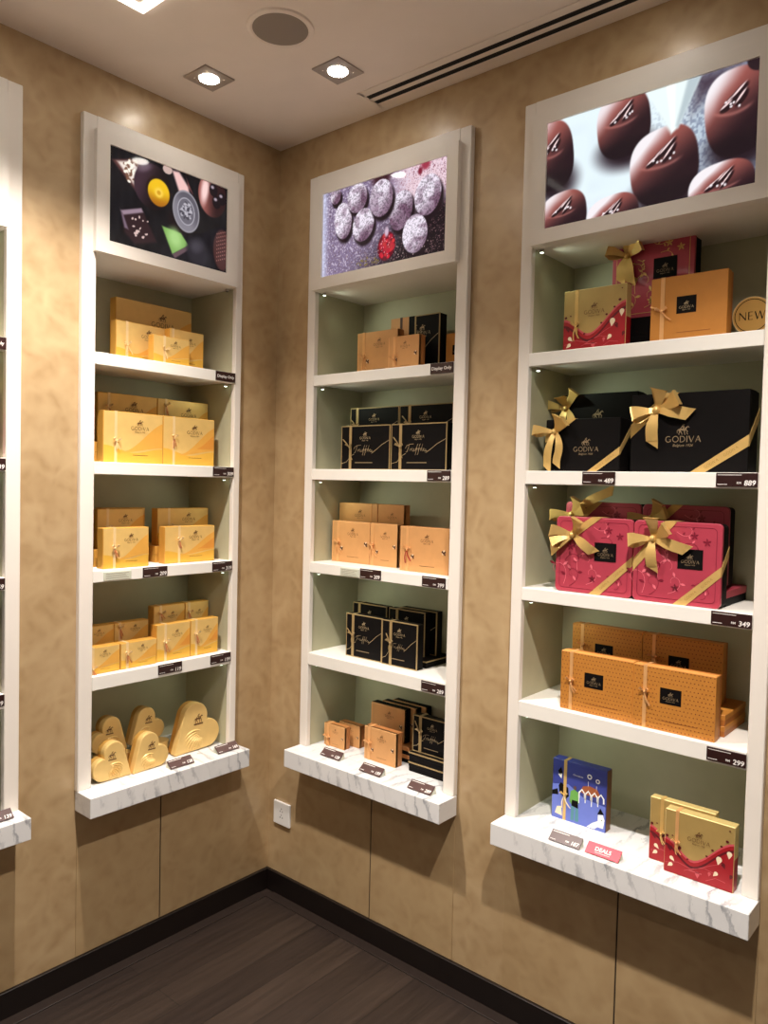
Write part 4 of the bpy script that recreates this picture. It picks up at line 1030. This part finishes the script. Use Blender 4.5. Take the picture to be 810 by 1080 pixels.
put('black', 'R', 1.066, 1.292, -.135, z + .0785, .141, .06, 'raised black gift box with gold satin bow at rear left, second shelf', r2,
    lambda r, w, h, d: big_bow(r, w, h, d, (.08, .72), [(172, .05), (52, .058), (100, .03)], [(-105, .065, .3), (-42, .085, -.8)], .022, True, False, .45, .22), {'lx': .5, 'lz': .36, 'lw': .4})
put('black', 'R', 1.074, 1.288, -.036, z, .142, .065, 'smaller black gift box with gold bow, front left on second shelf', r2,
    lambda r, w, h, d: big_bow(r, w, h, d, (.14, .76), [(178, .048), (62, .045), (32, .05)], [(-108, .105, .25), (-45, .10, -1.2)], .02, True, True, .55, .42, .58, .46), {'lx': .56, 'lz': .38, 'lw': .33})
put('black', 'R', 1.319, 1.602, -.03, z, .195, .075, 'largest black gift box with gold bow on the second shelf', r2,
    lambda r, w, h, d: big_bow(r, w, h, d, (.235, .79), [(195, .052), (75, .05), (25, .065)], [(-103, .085, .25), (-3, .085, -.2)], .027, True, True, .44, .42, .53, .46), {'lx': .465, 'lz': .38, 'lw': .30})
z = ZS[2]; zb = .038
lay('R', 1.11, 1.33, -.06, z, zb, .165, P_face, B_side, 'lying pink and black box beneath left rear pink box, third shelf', r3)
lay('R', 1.338, 1.558, -.055, z, zb, .17, P_face, B_side, 'lying pink and black box jutting out beneath right rear pink box', r3)
put('pink', 'R', 1.107, 1.323, -.105, z + zb + .0005, .2, .05, 'pink embossed gift box raised rear left, third shelf', r3,
    lambda r, w, h, d: big_bow(r, w, h, d, (.1, .82), [(185, .05), (60, .05), (20, .05)], [(-110, .06, .3), (40, .14, -.3)], .022, True, False, .5, .5))
put('pink', 'R', 1.327, 1.544, -.105, z + zb + .0005, .2, .05, 'pink embossed gift box raised rear right, third shelf', r3,
    lambda r, w, h, d: big_bow(r, w, h, d, (.12, .82), [(185, .05), (60, .05), (20, .05)], [(-110, .06, .3)], .022, True, False, .5, .48))
put('pink', 'R', 1.134, 1.346, -.002, z, .2, .05, 'pink embossed gift box front left with gold bow, third shelf', r3,
    lambda r, w, h, d: big_bow(r, w, h, d, (.24, .76), [(170, .05), (60, .048), (205, .05)], [(-150, .075, .2), (-28, .075, -.2)], .023, True, True, .52, .6, .46, .53))
put('pink', 'R', 1.350, 1.562, .002, z, .2, .05, 'pink embossed gift box front right with gold bow, third shelf', r3,
    lambda r, w, h, d: big_bow(r, w, h, d, (.24, .78), [(188, .05), (88, .052), (35, .05)], [(-95, .075, .2), (-12, .088, -.1)], .024, True, True, .36, .5, .48, .5))
z = ZS[3]
lay('R', 1.362, 1.568, -.052, z, .0268, .17, O_face, O_side, 'lying orange box, lower of two jutting out behind the right dotted box', r4)
lay('R', 1.362, 1.568, -.052, z + .027, .0268, .17, O_face, O_side, 'lying orange box, upper of two jutting out behind the right dotted box', r4)
lay('R', 1.145, 1.35, -.052, z, .0538, .17, O_face, O_side, 'lying orange box hidden beneath the left rear dotted box', r4)
fl = lambda seed, kz: (lambda r, w, h, d: slim_ribbon(r, w, h, d, .15, .009, T_rib, T_rib, kz, seed, (-1.3, -1.2)))
put('dots', 'R', 1.129, 1.331, -.125, z + .0542, .155, .042, 'dotted orange gift box raised rear left, fourth shelf', r4, fl(61, .62))
put('dots', 'R', 1.332, 1.536, -.125, z + .0542, .155, .042, 'dotted orange gift box raised rear right, fourth shelf', r4, fl(62, .62))
put('dots', 'R', 1.160, 1.3605, -.002, z, .155, .042, 'dotted orange gift box front left with black label, fourth shelf', r4, fl(63, .5))
put('dots', 'R', 1.3625, 1.562, .004, z, .155, .042, 'dotted orange gift box front right with black label, fourth shelf', r4, fl(64, .58))
z = ZS[4]
put('blue', 'R', 1.113, 1.272, -.066, z, .166, .032, 'blue illustrated gift box with gold bow on the marble ledge', r5, lambda r, w, h, d: slim_ribbon(r, w, h, d, .24, .009, RIBG, CREAMP, .42, 71))
put('red', 'R', 1.411, 1.568, -.012, z, .157, .024, 'red and gold gift box behind the other one on marble ledge', r5, lambda r, w, h, d: slim_ribbon(r, w, h, d, .19, .008, RIBG, RIBG, .45, 72))
put('red', 'R', 1.462, 1.622, .024, z, .153, .03, 'red and gold gift box in front of its twin on marble ledge', r5, lambda r, w, h, d: slim_ribbon(r, w, h, d, .18, .008, T_rib, T_rib, .5, 73))

# ---------------- far niche, cut off by the picture edge: only its right edge shows
f5 = 'boxes in the niche cut off by the picture edge'
put('red', 'L', -1.16, -.975, -.01, ZS[1], .17, .035, 'red gift box with gold print, cut off by the left picture edge', f5)
put('truffle', 'L', -1.17, -.976, -.02, ZS[2], .19, .035, 'dark brown box cut off by the left picture edge, below the red one', f5)
put('truffle', 'L', -1.17, -.973, -.01, ZS[3], .24, .035, 'tall dark box on the fourth shelf, cut off by the left picture edge', f5)
put('truffle', 'L', -1.17, -.976, .0, ZS[4], .13, .035, 'dark box on the ledge, cut off by the left picture edge', f5)
# ------------------------------------------------------------------ price tags
def shelf_tag(w, s0, s1, j, label, price=None, text=None, clear=False, drop=0.0):
    """small plate clipped to the front lip of shelf j"""
    z0, z1 = SH[j]; h = .0315; zt = z1 - .001 - drop
    o = empty('price_tag', wl(w, (s0 + s1) / 2, -.0202, zt - h), RZ[w]); tag(o, label, 'price tag', 'plates on the shelf fronts')
    W = s1 - s0; mb = MB()
    if clear:
        h = .026; mb.box(-W / 2, W / 2, -.003, 0, .001, h, M_clear, .0006)
        f = Face(mb, (0, -.003, 0))
        for k in range(4): f.rect(-W * .42, W * (.4 - .06 * (k % 3)), .006 + k * .0048, .0068 + k * .0048, INK, 1)
    else:
        mb.box(-W / 2, W / 2, -.003, 0, 0, h, M_tag, .0006)
        f = Face(mb, (0, -.003, 0))
        if text: f.text(text, 0, h * .36, .0092, M_tagtxt, 1, bold=.012, width=W * .86)
        if price:
            f.text(price, W * .46, .0035, .0115, M_tagtxt, 1, bold=.02, shear=.12, align='r'); f.text('RM', W * .46 - .031, .0065, .0052, M_tagtxt, 1, bold=.01, align='r')
            f.rect(-W * .46, W * .12, h * .83, h * .87, M_tagtxt, 1); f.rect(-W * .46, -W * .22, h * .14, h * .18, M_tagtxt, 1)
    mb.build('plate', o)
    return o
A_ = 'assorted chocolates niche'; B_ = 'dusted truffles niche'; C_ = 'glossy bonbons niche'
shelf_tag('L', -.285, -.2045, 0, 'dark plate reading Display Only on top shelf of the ' + A_, text='Display Only')
shelf_tag('L', -.290, -.2045, 1, 'dark price plate on the second shelf of the ' + A_, '309')
shelf_tag('L', -.680, -.589, 2, 'pale frosted plate at left on the third shelf of the ' + A_, clear=True)
shelf_tag('L', -.549, -.462, 2, 'dark price plate reading 209 between two gold boxes, third shelf of the ' + A_, '209')
shelf_tag('L', -.287, -.2045, 2, 'dark price plate at right end of third shelf of the ' + A_, '319')
shelf_tag('L', -.490, -.402, 3, 'dark price plate reading 119 at the middle of the fourth shelf', '119')
shelf_tag('L', -.289, -.2045, 3, 'dark price plate at right end of fourth shelf of the ' + A_, '199')
shelf_tag('R', .713, .7972, 0, 'dark plate reading Display Only on top shelf of the ' + B_, text='Display Only')
shelf_tag('R', .711, .7972, 1, 'dark red price plate on the second shelf of the ' + B_, '289')
shelf_tag('R', .360, .444, 2, 'pale frosted plate at left on the third shelf of the ' + B_, clear=True)
shelf_tag('R', .448, .537, 2, 'dark price plate reading 209 on the third shelf of the ' + B_, '209')
shelf_tag('R', .702, .789, 2, 'dark price plate reading 399 on the third shelf of the ' + B_, '399')
shelf_tag('R', .709, .7972, 3, 'dark price plate on the fourth shelf of the ' + B_, '289', drop=.004)
shelf_tag('R', 1.215, 1.304, 1, 'dark price plate reading 489 under the smaller black box', '489')
shelf_tag('R', 1.548, 1.638, 1, 'dark price plate reading 889 under the largest black box', '889')
shelf_tag('R', 1.549, 1.638, 2, 'dark price plate reading 349 under the pink boxes', '349')
shelf_tag('R', 1.551, 1.638, 3, 'dark price plate reading 299 under the dotted orange boxes', '299', drop=.004)
shelf_tag('L', -1.05, -.9655, 0, 'dark plate reading Display Only cut off by the left picture edge', text='Display Only')
shelf_tag('L', -1.05, -.9655, 1, 'dark price plate under the red box at the left picture edge', '239')
shelf_tag('L', -1.05, -.9655, 2, 'dark price plate on the cut off niche, third shelf', '259')
shelf_tag('L', -1.05, -.9655, 3, 'dark price plate on the cut off niche, fourth shelf', '199')

M_redtag = mat('red_card', (226, 48, 72), .4, var=.03)
def ledge_card(w, s, off, label, price=None, text=None, red=False, W=.088, rz=0.0, mt=None):
    """small card leaning back on the ledge, with a wedge behind it"""
    o = empty('price_card', wl(w, s, -off, ZL1), RZ[w] + rz); tag(o, label, 'price tag', 'cards standing on the ledges')
    a = math.radians(38); hh = .031; c, q = math.cos(a), math.sin(a)
    up = Vector((0, c, q)); nn = Vector((0, -q, c))
    mb = MB(); m1 = M_redtag if red else (mt or M_tagL)
    b = bmesh.new(); bmesh.ops.create_cube(b, size=1)
    for v in b.verts:
        v.co = Vector((v.co.x * W, 0, 0)) + up * ((v.co.y + .5) * hh) + nn * (.003 + v.co.z * .002) + Vector((0, 0, .0005))
    mb.bm(b, m1)
    f = Face(mb, Vector((0, 0, .0005)) + nn * .004, (1, 0, 0), up, nn)
    if red:
        f.text(text, 0, .011, .0105, M_tagtxt, 1, bold=.02); f.rect(-.02, .02, .006, .007, M_tagtxt, 1)
    else:
        f.text(price, W * .46, .004, .010, M_tagtxt, 1, bold=.02, shear=.12, align='r'); f.text('RM', W * .46 - .028, .0065, .005, M_tagtxt, 1, bold=.01, align='r')
        f.rect(-W * .46, W * .08, .0258, .0275, M_tagtxt, 1); f.rect(-W * .46, -W * .28, .004, .0054, M_tagtxt, 1)
    mb.build('card', o)
    mb = MB(); y1, z1 = hh * c, hh * q
    t = .0012; tri = [(.004, .0002), (y1 + .003, .0002), (y1 + .001, z1 - .001)]
    vs = [(x, y, zz) for x in (-W / 2 + .001, W / 2 - .001) for y, zz in tri]
    mb.raw(vs, [(0, 2, 1), (3, 4, 5), (0, 1, 4, 3), (1, 2, 5, 4), (2, 0, 3, 5)], M_clear); mb.build('stand', o)
ledge_card('L', -.425, .066, 'brown price card in front of the middle hearts on marble ledge', '128', mt=M_tagL)
ledge_card('L', -.237, .062, 'brown price card in front of the largest heart box', '169')
ledge_card('R', .350, .044, 'brown price card before the smallest tan boxes on marble ledge', '128', rz=.0)
ledge_card('R', .540, .058, 'brown price card before the copper bow tan box', '159')
ledge_card('R', .741, .062, 'brown price card before the lying black boxes on marble ledge', '289')
ledge_card('R', 1.222, .073, 'mauve brown price card reading 187 before the blue box', '187', W=.086)
ledge_card('R', 1.324, .071, 'red card beside the mauve price card on marble ledge', text='DEALS', red=True, W=.088)
ledge_card('L', -1.0, .062, 'brown price card on the ledge cut off by the left picture edge', '139')

# ------------------------------------------------------------------ wall socket
o = empty('wall_outlet', (.0795, 0, .2575)); tag(o, 'white double wall socket plate low on the wall by the corner', 'wall socket')
mb = MB(); mb.box(-.042, .042, -.009, 0, 0, .083, M_white, .002, 2); mb.build('plate', o)
mb = MB(); f = Face(mb, (0, -.009, 0))
for cz in (.05, .028):
    for dx, dz in ((-.006, 0), (.006, 0), (0, .009)): f.rect(dx - .0015, dx + .0015, cz + dz - .0025, cz + dz + .0025, M_dark, 1)
mb.build('socket_holes', o)

# ------------------------------------------------------------------ ceiling fixtures
def spot(name, parent, loc, e, ang, soft, col=(1, .92, .845), blend=.5):
    li = bpy.data.lights.new(name, 'SPOT'); li.energy = e; li.spot_size = math.radians(ang); li.spot_blend = blend; li.shadow_soft_size = soft; li.color = col
    lo = bpy.data.objects.new(name, li); COL.objects.link(lo); lo.parent = parent; lo.location = loc
    return lo
E_DOWN, E_MAIN, WORLD, EXPO = 4.2, 222, .12, 0.26
def downlight(x, y, label, e=1.0):
    o = empty('downlight', (x, y, CEIL)); tag(o, label, 'downlight', 'square recessed downlights')
    mb = MB(); s = .0525
    for x0, x1, y0, y1 in ((-s, s, -s, -.032), (-s, s, .032, s), (-s, -.032, -.032, .032), (.032, s, -.032, .032)): mb.box(x0, x1, y0, y1, -.004, 0, M_metal)
    n = 28     # square plate closed down to a round hole
    for i in range(n):
        a, b = 2 * PI * i / n, 2 * PI * (i + 1) / n
        sq = lambda t: (.032 * max(-1, min(1, math.cos(t) * 1.42)), .032 * max(-1, min(1, math.sin(t) * 1.42)))
        mb.face([(*sq(a), -.004), (*sq(b), -.004), (.029 * math.cos(b), .029 * math.sin(b), -.004), (.029 * math.cos(a), .029 * math.sin(a), -.004)], M_metal)
    mb.build('trim', o)
    mb = MB(); mb.cyl((0, 0, -.0035), .0288, .003, M_lens, 28); mb.build('lens', o)
    spot('downlight_beam', o, (0, 0, -.012), E_DOWN * e, 80, .025, blend=.8)
downlight(.2105, -.469, 'square recessed downlight nearest the left wall')
downlight(.539, -.266, 'square recessed downlight beside the round ceiling speaker')
downlight(.33, -1.25, 'unseen square downlight over the cut off niche, added to brighten the pillar', .12)  # out of view, added to brighten the plaster pillar
downlight(1.343, -.266, 'square recessed downlight over the glossy bonbons niche, above the frame')
def big_light(x, y, label, e=1.0, ang=128):
    o = empty('ceiling_light', (x, y, CEIL)); tag(o, label, 'ceiling light', 'large square ceiling lights')
    s, b = .15, .026; mb = MB()
    for x0, x1, y0, y1 in ((-s, s, -s, -s + b), (-s, s, s - b, s), (-s, -s + b, -s + b, s - b), (s - b, s, -s + b, s - b)): mb.box(x0, x1, y0, y1, -.006, 0, M_ring)
    mb.build('lit_border', o)
    mb = MB(); mb.box(-s + b, s - b, -s + b, s - b, -.003, 0, M_ceil); mb.build('panel', o)
    mb = MB(); mb.cyl((0, 0, -.012), .04, .018, M_metal, 24); mb.cyl((0, 0, -.0215), .033, .002, M_lens, 24); mb.build('lamp', o)
    spot('ceiling_light_beam', o, (0, 0, -.035), E_MAIN * e, ang, .035, blend=1.0)
big_light(.492, -.920, 'large square ceiling light with glowing border at the top picture edge', .82, 114)
big_light(1.74, -.92, 'large square ceiling light above the camera side of the bonbons niche', .9)
big_light(.492, -2.2, 'large square ceiling light farther along the left wall', .10)
big_light(1.74, -2.2, 'large square ceiling light behind the camera', .08)
# round speaker
o = empty('ceiling_speaker', (.5635, -.507, CEIL)); tag(o, 'round grey ceiling speaker with a pale rim', 'speaker')
mb = MB(); n = 48
for i in range(n):
    a, b = 2 * PI * i / n, 2 * PI * (i + 1) / n
    prof = [(.088, 0), (.086, -.005), (.078, -.0075), (.0725, -.005)]
    for (r0, z0), (r1, z1) in zip(prof, prof[1:]):
        mb.face([(r0 * math.cos(a), r0 * math.sin(a), z0), (r0 * math.cos(b), r0 * math.sin(b), z0), (r1 * math.cos(b), r1 * math.sin(b), z1), (r1 * math.cos(a), r1 * math.sin(a), z1)], M_ceil)
mb.build('rim', o)
mb = MB(); mb.cyl((0, 0, -.0025), .073, .005, M_grille, 48); mb.build('grille', o)
# slot diffuser
o = empty('air_vent', (1.6, -.09, CEIL)); tag(o, 'long white linear air vent with two dark slots in the ceiling', 'air vent')
mb = MB()
for y0, y1 in ((-.135, -.107), (-.087, -.070), (-.050, -.012)): mb.box(.497 - 1.6, 2.7 - 1.6, y0 + .09, y1 + .09, -.0025, 0, M_ceil, .0004)
mb.box(.493 - 1.6, .503 - 1.6, -.045, .078, -.0025, 0, M_ceil); mb.build('frame', o)
for yc in (-.097, -.060):
    mb = MB(); mb.box(.503 - 1.6, 2.7 - 1.6, yc - .010 + .09, yc + .010 + .09, -.0012, 0, M_dark); mb.build('slot', o)

# ------------------------------------------------------------------ ambient light of the open shop, camera, view
wd = bpy.data.worlds.new('World'); SC.world = wd; wd.use_nodes = True
bg = wd.node_tree.nodes['Background']; bg.inputs['Color'].default_value = (1, .88, .74, 1); bg.inputs['Strength'].default_value = WORLD
f_, yaw, pit, rol = 813.917, .7049, -.0367, .0237
fw = Vector((-math.sin(yaw) * math.cos(pit), math.cos(yaw) * math.cos(pit), math.sin(pit)))
ri = fw.cross(Vector((0, 0, 1))).normalized(); up = ri.cross(fw)
r_ = ri * math.cos(rol) + up * math.sin(rol); u_ = -ri * math.sin(rol) + up * math.cos(rol)
M = Matrix((r_, u_, -fw)).transposed().to_4x4(); M.translation = Vector((2.1218, -1.8768, 1.5))
ca = bpy.data.cameras.new('camera'); co = bpy.data.objects.new('camera', ca); COL.objects.link(co); co.matrix_world = M
ca.sensor_fit = 'HORIZONTAL'; ca.sensor_width = 36; ca.lens = f_ / 810 * 36; ca.clip_start = .05
SC.camera = co
SC.view_settings.view_transform = 'Standard'; SC.view_settings.look = 'None'; SC.view_settings.gamma = 1
SC.view_settings.use_curve_mapping = False; SC.view_settings.exposure = EXPO
